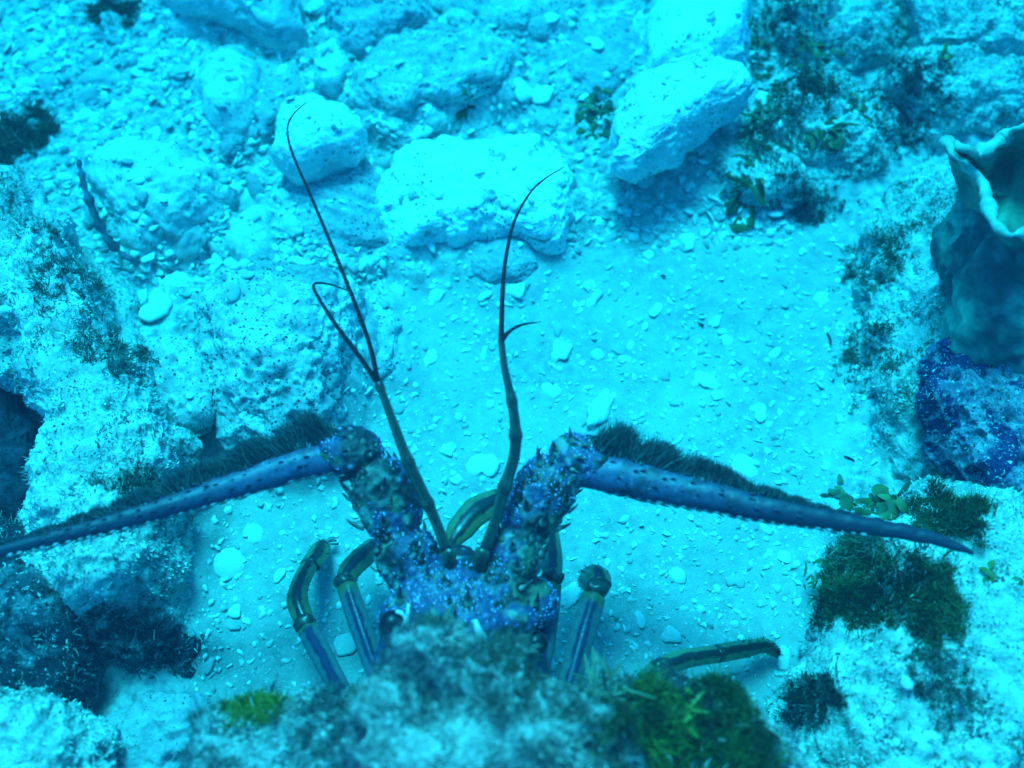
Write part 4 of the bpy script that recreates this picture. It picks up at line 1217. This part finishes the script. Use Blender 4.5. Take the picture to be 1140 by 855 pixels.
# colours: violet blue back of the joints, olive and pale marbling on their flanks, dark bands where joints meet
f1, f2, f3 = fbm(BV * 34 + 4, 4), fbm(BV * 52 + 9, 3), fbm(BV * 40 + 60, 3)
C = np.tile((0.05, 0.060, 0.14), (len(BV), 1))
def lay(C, m, col):
    m = np.clip(m, 0, 1)[:, None]
    return C * (1 - m) + np.array(col) * m
axisd = np.full(len(BV), 9.0)
side = np.zeros(len(BV))
joint = np.zeros(len(BV))
for spec, sg in ((LP, -1), (RP, 1)):
    pts, rr = chain(spec, 120)
    d = np.linalg.norm(BV[:, None, :] - pts[None, ::3, :], axis=2)
    k = d.argmin(1) * 3
    near = d.min(1) < 0.024
    out = (BV[:, 0] - pts[k, 0]) * sg / 0.017
    side = np.where(near, out, side)
    u = k / 119 * 10
    for j in (3.0, 7.0):
        joint = np.maximum(joint, np.where(near, np.exp(-((u - j) / 0.32) ** 2), 0))
C = lay(C, sstep(0.25, 0.8, side + 1.2 * f1), (0.11, 0.12, 0.07))
C = lay(C, sstep(0.14, 0.30, f2 + 0.25 * np.clip(side, 0, 1) - 0.1), (0.26, 0.31, 0.27))
C = lay(C, sstep(0.02, 0.18, f1 - 0.1), (0.02, 0.02, 0.025))
C = lay(C, joint * (0.6 + f3), (0.07, 0.075, 0.04))
C = lay(C, sstep(0.45, 0.15, wd) * (wi > 0.5) * 0.7, (0.30, 0.26, 0.42))
C = lay(C, sstep(0.15, 0.3, f3), (0.11, 0.13, 0.075))
C = lay(C, sstep(0.12, 0.25, fbm(BV * 120 + 33, 3)), (0.03, 0.03, 0.03))
def body_hit(px, py):
    o_, d_ = CAM, ray(px, py)
    t = (BV - o_) @ d_
    off = np.linalg.norm(BV - o_ - t[:, None] * d_, axis=1)
    ok = off < 0.0022
    if not ok.any():
        k = off.argmin()
    else:
        idx = np.where(ok)[0]
        k = idx[t[idx].argmin()]
    return BV[k], BN[k]
BIG = [(397, 566), (425, 584), (372, 556), (393, 590), (405, 487), (421, 492), (380, 545), (415, 612), (436, 556), (458, 584), (462, 610), (440, 520), (447, 640), (475, 640), (447, 665), (430, 540), (400, 530), (452, 560), (470, 625), (410, 640),
       (596, 600), (612, 566), (620, 545), (636, 487), (617, 498), (600, 512), (592, 530), (573, 552), (556, 596), (575, 630), (598, 630), (625, 590), (640, 570), (560, 672), (585, 655), (545, 640), (632, 560), (585, 565), (567, 610), (606, 615),
       (508, 690), (498, 668), (520, 668), (492, 648), (524, 648), (600, 670), (426, 600), (606, 585), (628, 530), (416, 505)]
for q, (x, y) in enumerate(BIG):                        # dark blotch about the foot of every big spine, pale ring about that
    a, nv = body_hit(x, y)
    ds = np.linalg.norm(BV - a, axis=1) * (1 + 1.3 * f2 + 0.8 * f3)
    r0 = 0.0016 + 0.0011 * (q % 4)
    C = lay(C, sstep(r0 * 1.7, r0 * 1.2, ds) * 0.25, (0.30, 0.34, 0.29))
    C = lay(C, sstep(r0 * 1.15, r0 * 0.8, ds), (0.015, 0.013, 0.015))
body = link('body', mesh_from('body', REL(BV), BF, M_body, True, C), root)

# wart points: pale tipped, too many to count
rng = np.random.default_rng(21)
pp, nn = sample_surface(BV, BF, 15000, rng)
keep = (nn[:, 2] > 0.0) & (pp[:, 1] > P(508, 705, 0.1)[1])
pp, nn = pp[keep], nn[keep]
fa = fbm(pp * 34 + 4, 4)
fb = fbm(pp * 52 + 9, 3)
keep = (fa < 0.06 + 0.05 * rng.normal(size=len(pp))) & (fb < 0.12 + 0.06 * rng.normal(size=len(pp)))
pp, nn = pp[keep], nn[keep]
n = len(pp)
tt = nn + np.array([0, 0.5, 0.1]) + 0.25 * rng.normal(size=(n, 3))
tt /= np.linalg.norm(tt, axis=1)[:, None]
ss = np.cross(tt, rng.normal(size=(n, 3)))
ss /= np.linalg.norm(ss, axis=1)[:, None]
uu = np.cross(tt, ss)
wr = (0.00028 + 0.0004 * rng.random(n))[:, None]
ringv = [pp - nn * 0.0003 + wr * (math.cos(a) * ss + math.sin(a) * uu) for a in np.linspace(0, 2 * math.pi, 5, endpoint=False)]
V = np.stack(ringv + [pp + tt * wr * 2.6], 1).reshape(-1, 3)
i6 = np.arange(n)[:, None] * 6
F = np.concatenate([i6 + np.array([[j, (j + 1) % 5, 5]]) for j in range(5)])
tipc = np.where(rng.random((n, 1)) < 0.6, np.array([[0.40, 0.42, 0.66]]), np.array([[0.12, 0.11, 0.34]]))
C = np.repeat(tipc, 6, 0)
wt = link('warts', mesh_from('warts', REL(V), F, M_spine, True, C), body)
wt['kind'] = 'stuff'

# big forward spines: one mesh, many copies; pale foot, dark hooked tip
def spine_mesh(name, dark=(0.03, 0.02, 0.03), foot=(0.20, 0.21, 0.17)):
    path = catmull([(0, 0, -0.15), (0, 0.02, 0.15), (0, 0.10, 0.5), (0, 0.28, 0.85), (0, 0.42, 1.0)], 9)
    V, F, uv = tube(path, [0.30, 0.26, 0.22, 0.18, 0.14, 0.10, 0.07, 0.035, 0.008], 8)
    t = np.clip(V[:, 2], 0, 1)[:, None]
    m = sstep(0.12, 0.42, t)
    return mesh_from(name, V, F, M_spine, True, np.array(foot) * (1 - m) + np.array(dark) * m)
SP = spine_mesh('spine')
def put_spine(mesh, parent, at, dirn, curl, L, org):
    o = link('spine', mesh, parent)
    z = Vector(dirn).normalized()
    y = Vector(curl)
    y = (y - y.dot(z) * z)
    y = y.normalized() if y.length > 1e-6 else z.orthogonal().normalized()
    x = y.cross(z)
    o.matrix_local = Matrix.Translation(Vector(np.asarray(at) - org)) @ Matrix((x, y, z)).transposed().to_4x4() @ Matrix.Scale(L, 4)
    return o
for q, (x, y) in enumerate(BIG):
    a, nv = body_hit(x, y)
    dv = nv + np.array([0.05 * math.sin(q), 0.55, 0.1])
    put_spine(SP, body, a, dv, (0, 1, 0), 0.0040 + 0.0062 * ((q * 7) % 11) / 11, LOB)

# collars of spines where one joint ends and the next begins
for spec, sg in ((LP, -1), (RP, 1)):
    pts, rr = chain(spec, 120)
    t_, s_, u_ = frames(pts)
    for u0 in (2.45, 6.35, 9.2):
        k = int(u0 / 10 * 119)
        for a in np.linspace(-0.25, math.pi + 0.25, 8):
            d = s_[k] * math.cos(a) + u_[k] * math.sin(a) * 0.85
            put_spine(SP, body, pts[k] + d * rr[k] * 0.93, d * 0.8 + t_[k] * 1.0, t_[k], 0.0042 + 0.0034 * ((int(a * 10) * 5 + k) % 7) / 7, LOB)

# horns above the eyes, eyes
for (x0, y0, z0, x1, y1, z1, r) in ((453, 706, 0.124, 455, 672, 0.136, 0.0024), (536, 712, 0.124, 529, 690, 0.134, 0.0034)):
    a, b = P(x0, y0, z0), P(x1, y1, z1)
    V, F, uv = tube(catmull([a, (a + b) / 2 + np.array([0, -0.001, 0.002]), b], 12), np.linspace(r, r * 0.35, 12), 10)
    link('horn', mesh_from('horn', REL(V), F, M_spine, True, np.tile((0.62, 0.66, 0.58), (len(V), 1))), root)
for (x, y, ze) in ((437, 694, 0.118), (596, 716, 0.100)):
    c = P(x, y, ze)
    V, F = ico(4)
    eo = link('eye', mesh_from('eye', REL(V * np.array([0.0072, 0.0072, 0.0066]) + c), F, M_eye), root)
    sg = 1 if x < 508 else -1
    path = catmull([c + np.array([sg * 0.0020, 0.0052, 0.0052]), c + np.array([sg * 0.0058, 0.0035, 0.0050]), c + np.array([sg * 0.0070, -0.0010, 0.0045]), c + np.array([sg * 0.0052, -0.0055, 0.0045])], 16)
    V, F, uv = tube(path, 0.0012 * np.abs(np.sin(np.linspace(0.6, 5.6, 16))) + 0.0002, 8)
    link('eye_rim', mesh_from('eye_rim', REL(V), F, M_spine, True, np.tile((0.62, 0.66, 0.60), (len(V), 1))), eo)

# antennae
def antenna_mat():
    m, nt, b = nodes_mat('lobster_antenna', 0.45, 0.4)
    uv = nt.nodes.new('ShaderNodeUVMap')
    uv.uv_map = 'uv'
    sx = nt.nodes.new('ShaderNodeSeparateXYZ')
    nt.links.new(uv.outputs['UV'], sx.inputs[0])
    co = nt.nodes.new('ShaderNodeTexCoord').outputs['Object']
    g = tex(nt, co, 180, 5, 0.65)
    c = mixc(nt, ramp(nt, g, 0.35, 0.65), (0.05, 0.062, 0.12), (0.085, 0.105, 0.19))
    c = mixc(nt, ramp(nt, tex(nt, co, 60, 5, 0.7), 0.5, 0.62), c, (0.028, 0.04, 0.06))
    c = mixc(nt, ramp(nt, tex(nt, co, 420, 3, 0.7), 0.62, 0.68), c, (0.22, 0.24, 0.30))
    c = mixc(nt, ramp(nt, sx.outputs['Y'], 0.12, 0.52), c, (0.022, 0.026, 0.045))
    nt.links.new(c, b.inputs['Base Color'])
    bp = N_(nt, 'ShaderNodeBump', Strength=0.3, Distance=0.001)
    nt.links.new(g, bp.inputs['Height'])
    nt.links.new(bp.outputs['Normal'], b.inputs['Normal'])
    return m
M_ant = antenna_mat()
SPD = spine_mesh('spine', (0.02, 0.015, 0.03), (0.07, 0.05, 0.10))
SPS = spine_mesh('spine', (0.05, 0.04, 0.05), (0.45, 0.48, 0.44))
ANT = [
    ([(384, 504, .123), (330, 517, .127), (250, 543, .131), (150, 574, .133), (60, 598, .133), (-40, 622, .131), (-130, 640, .128), (-200, 652, .125)],
     [.0108, .0098, .0082, .0062, .0046, .0036, .0024, .0006], 1, 31),
    ([(652, 520, .123), (700, 531, .126), (780, 549, .130), (860, 567, .133), (940, 581, .134), (1010, 593, .134), (1050, 603, .133), (1083, 616, .132)],
     [.0120, .0122, .0102, .0078, .0058, .0045, .0034, .0012], -1, 32)]
for pts, rad, sg, seed in ANT:
    rng = np.random.default_rng(seed)
    pth = catmull([P(*p) for p in pts], 140)
    rr = catmull([[r, 0, 0] for r in rad], 140)[:, 0]
    V, F, uv = tube(pth, rr * (1 + 0.05 * fbm(pth * 120, 2)), 16, 0.85)
    V = V + 0.0010 * fbm(V * 110, 3)[:, None] * np.array([[0.5, 1, 1]])
    ao = link('antenna', mesh_from('antenna', REL(V), F, M_ant, True, None, uv), root)
    t, s, u = frames(pth)
    s = s * np.sign(s[:, 1:2])                       # s points up the picture, away from the lobster's back
    # saw teeth along the hind edge
    seg = np.linalg.norm(np.diff(pth, axis=0), axis=1)
    arc = np.concatenate([[0], np.cumsum(seg)])
    for d in np.arange(0.008, arc[-1] * 0.72, 0.0062):
        k = int(np.searchsorted(arc, d))
        put_spine(SPS, ao, pth[k] - s[k] * rr[k] * 0.93, -s[k] * 0.75 + t[k] * 0.9 + 0.1 * u[k], t[k], 0.0050 * (0.65 + 0.6 * rng.random()), LOB)
    # rows of dark points on the upper face
    for row, step in ((0.55, 0.0066), (0.05, 0.0090), (-0.45, 0.0100)):
        for d in np.arange(0.006 + 0.003 * rng.random(), arc[-1] * 0.6, step):
            k = int(np.searchsorted(arc, d + 0.0025 * rng.normal()))
            k = min(max(k, 1), 138)
            rw = row + 0.10 * rng.normal()
            h = math.sqrt(max(0.05, 1 - rw * rw))
            put_spine(SPD, ao, pth[k] + s[k] * rr[k] * rw + u[k] * rr[k] * h * 0.84, s[k] * rw * 0.6 + u[k] * h + t[k] * 0.9, t[k], 0.0030 * (0.4 + 0.9 * rng.random()), LOB)
    # bristle fringe along the front edge, in lobes
    n = 26000
    d = arc[-1] * 0.70 * rng.random(n) ** 1.15
    k = np.clip(np.searchsorted(arc, d), 0, 139)
    fr = d / (arc[-1] * 0.70)
    lobe = 0.42 + 0.58 * np.abs(np.sin(d * 150 + 2.2 * np.sin(d * 47) + seed)) + 0.25 * rng.normal(size=n)
    L = (0.0178 * (1 - fr) ** 1.25 + 0.0012) * np.clip(lobe, 0.15, 1.3) * sstep(-0.01, 0.05, fr + 0.02)
    ph = rng.uniform(-0.2, 1.15, n)[:, None]
    base = pth[k] + rr[k][:, None] * 0.8 * (s[k] * np.cos(ph) + u[k] * np.sin(ph) * 0.85)
    dirv = s[k] * (0.95 + 0.1 * np.cos(ph)) + u[k] * (0.15 + 0.35 * np.sin(ph)) + t[k] * (0.35 + 0.45 * np.sin(d * 150 + 2.2 * np.sin(d * 47))[:, None])
    m = rng.random((n, 1))
    L = np.where(m[:, 0] < 0.14, L * 0.35, L)
    col = np.where(m < 0.14, np.array([[0.55, 0.60, 0.56]]), np.array([[0.065, 0.085, 0.085]]) * (0.6 + 1.1 * rng.random((n, 1))))
    V, F, C = blades(base, dirv, L, 0.00022 + 0.0003 * rng.random(n), col, 0.22, rng, 0.6)
    fo = link('bristle_fringe', mesh_from('bristle_fringe', REL(V), F, M_blade, True, C), ao)
    fo['kind'] = 'stuff'

# antennules: jointed stalk and two whips each
def stalk(pts, rad, knots, whips):
    pth = catmull([P(*p) for p in pts], 90)
    tt = np.linspace(0, 1, 90)
    rr = np.interp(tt, np.linspace(0, 1, len(rad)), rad)
    for k in knots:
        rr = rr * (1 + 0.26 * np.exp(-((tt - k) / 0.025) ** 2))
    rr = rr * 0.92
    V, F, uv = tube(pth, rr, 12)
    so = link('antennule', mesh_from('antennule', REL(V), F, M_stalk, True, None, uv), root)
    for w_, r0 in whips:
        p = catmull([P(*q) for q in w_], 70)
        V, F, uv = tube(p, np.linspace(r0, 0.00028, 70), 8)
        link('whip', mesh_from('whip', REL(V), F, M_whip), so)
stalk([(497, 612, .118), (484, 578, .126), (468, 543, .136), (452, 508, .146), (436, 465, .155), (421, 425, .162)], [.0036, .0032, .0037, .0037, .0031, .0026, .0023], (0.30, 0.57, 0.97),
      [([(421, 426, .162), (412, 385, .170), (396, 340, .178), (372, 280, .184), (346, 218, .186), (326, 172, .184), (320, 145, .181), (326, 128, .178), (341, 114, .174)], .0015),
       ([(419, 424, .162), (404, 402, .166), (375, 363, .170), (355, 332, .170), (349, 318, .169), (357, 315, .168), (372, 318, .166), (391, 325, .163)], .0016)])
stalk([(540, 612, .118), (552, 578, .126), (561, 545, .134), (572, 510, .142), (574, 482, .150), (570, 447, .158), (562, 410, .165), (558, 378, .170)], [.0036, .0033, .0037, .0035, .0035, .0029, .0022, .0020], (0.30, 0.56, 0.72),
      [([(558, 380, .170), (559, 340, .175), (562, 295, .180), (572, 248, .182), (590, 215, .181), (608, 198, .178), (628, 186, .174)], .0016),
       ([(558, 380, .170), (566, 370, .171), (580, 362, .170), (602, 358, .167)], .0017)])
for x in (500, 538):                                    # stubby bases of the two antennules
    a = catmull([P(508 + (x - 508) * 0.7, 650, 0.090), P(508 + (x - 508) * 0.9, 626, 0.115), P(x, 610, 0.119)], 14)
    V, F, uv = tube(a, np.linspace(.0052, .0034, 14) * (1 + 0.18 * np.sin(np.linspace(0, 9, 14))), 14, 0.7)
    link('antennule_base', mesh_from('antennule_base', REL(V), F, M_stalk, True, None, uv), root)

# walking legs: the thick upper piece carries the lower pieces
def limb(name, pts, rad, mat, parent, flat=0.8, n=40, bristles=0, seed=1):
    p = catmull([P(*q) for q in pts], n)
    r = 0.9 * np.interp(np.linspace(0, 1, n), np.linspace(0, 1, len(rad)), rad)
    V, F, uv = tube(p, r, 20, flat, True, lambda v, a: 1 + 0.09 * np.cos(4 * a + 0.5) + 0.03 * np.sin(v * 9))
    o = link(name, mesh_from(name, REL(V), F, mat, True, None, uv), parent)
    if bristles:
        rng = np.random.default_rng(seed)
        k = rng.integers(n // 4, n, bristles)
        a = rng.random((bristles, 1)) * 6.28
        t, s, u = frames(p)
        nr = s[k] * np.cos(a) + u[k] * np.sin(a)
        V, F, C = blades(p[k] + nr * r[k][:, None] * 0.8, nr + 0.8 * t[k], 0.0015 + 0.0025 * rng.random(bristles), np.full(bristles, 0.0004), np.tile((0.06, 0.06, 0.04), (bristles, 1)), 0.2, rng)
        b = link('bristles', mesh_from('bristles', REL(V), F, M_blade, True, C), parent if parent is not root else o)
        b['kind'] = 'stuff'
    return o
def knuckle(parent, x, y, z, r):
    V, F = ico(3)
    V = V * np.array([r, r * 0.85, r * 0.9]) + P(x, y, z)
    V = V + 0.0026 * fbm(V * 150, 3)[:, None]
    link('joint', mesh_from('joint', REL(V), F, M_shin, True, None, np.tile((0.1, 0.02), (len(V), 1))), parent)
l = limb('leg', [(391, 800, .085), (376, 765, .075), (357, 728, .062), (341, 698, .052)], [.0062, .0066, .0068, .0066, .0062], M_leg, root)
knuckle(l, 339, 694, .052, .0066)
limb('lower_leg', [(339, 692, .051), (331, 668, .048), (335, 648, .040), (345, 628, .028)], [.0060, .0070, .0060, .0055], M_shin, l, bristles=70)
limb('foot', [(345, 630, .028), (354, 618, .018), (358, 608, .010)], [.0066, .0078, .0062], M_shin, l, bristles=60)
for k in range(3):
    limb('claw', [(352 + 3 * k, 612 - 4 * k, .012), (360 + 4 * k, 605 - 3 * k, .011), (377 - 2 * k, 606 - 4 * k, .008)], [.0020, .0016, .0005], M_claw, l, n=12)
l = limb('leg', [(432, 790, .085), (420, 752, .080), (404, 706, .072), (386, 652, .064)], [.0052, .0060, .0064, .0066, .0064], M_leg, root)
knuckle(l, 384, 647, .063, .0068)
limb('lower_leg', [(384, 645, .062), (391, 633, .056), (404, 620, .046), (418, 606, .034)], [.0058, .0074, .0080, .0060], M_shin, l, bristles=30)
l = limb('leg', [(592, 790, .085), (600, 745, .080), (608, 690, .074), (613, 650, .070)], [.0045, .0062, .0076, .0074, .0066], M_leg, root)
knuckle(l, 614, 644, .070, .0070)
limb('lower_leg', [(614, 642, .070), (615, 620, .060), (613, 590, .045)], [.0060, .0068, .0050], M_shin, l)
l = limb('leg', [(618, 805, .085), (632, 765, .078), (646, 715, .070), (661, 664, .062)], [.0056, .0068, .0074, .0078, .0074], M_leg, root)
knuckle(l, 664, 655, .061, .0078)
limb('lower_leg', [(667, 652, .061), (664, 640, .054), (655, 641, .034), (651, 650, .010)], [.0080, .0080, .0070, .0046], M_shin, l, bristles=90)
l = limb('leg', [(650, 860, .100), (676, 805, .085), (704, 774, .070), (732, 748, .056)], [.0060, .0060, .0066, .0070], M_leg, root)
knuckle(l, 735, 744, .055, .0074)
limb('lower_leg', [(735, 743, .054), (760, 734, .046), (790, 729, .036), (800, 727, .033)], [.0060, .0062, .0058, .0054], M_shin, l, bristles=50)
limb('foot', [(797, 728, .034), (830, 722, .022), (852, 719, .013), (866, 727, .006)], [.0060, .0058, .0050, .0034], M_shin, l, bristles=200)
l = limb('mouth_leg', [(498, 612, .085), (512, 590, .084), (532, 568, .080), (558, 552, .072)], [.0030, .0085, .0100, .0060], M_shin, root, flat=0.5)
# ------------------------------------------------------------------ the sea water round everything
bm = bmesh.new()
bmesh.ops.create_cube(bm, size=1)
hm = bpy.data.meshes.new('sea_water_box')
bm.to_mesh(hm)
bm.free()
hz = link('sea_water_box', hm, None, (0, 0.1, -0.05))
hz.scale = (19, 19, 1.9)
hz['kind'] = 'stuff'
hmat = bpy.data.materials.new('sea_water')
hmat.use_nodes = True
hn = hmat.node_tree
for n in list(hn.nodes):
    if n.type != 'OUTPUT_MATERIAL':
        hn.nodes.remove(n)
pv = hn.nodes.new('ShaderNodeVolumePrincipled')
pv.inputs['Color'].default_value = (0.0040, 0.0105, 0.0170, 1)
pv.inputs['Density'].default_value = 3.5
pv.inputs['Anisotropy'].default_value = 0.3
pv.inputs['Absorption Color'].default_value = (0.055, 0.828, 0.950, 1)
hn.links.new(pv.outputs['Volume'], [n for n in hn.nodes if n.type == 'OUTPUT_MATERIAL'][0].inputs['Volume'])
hm.materials.append(hmat)
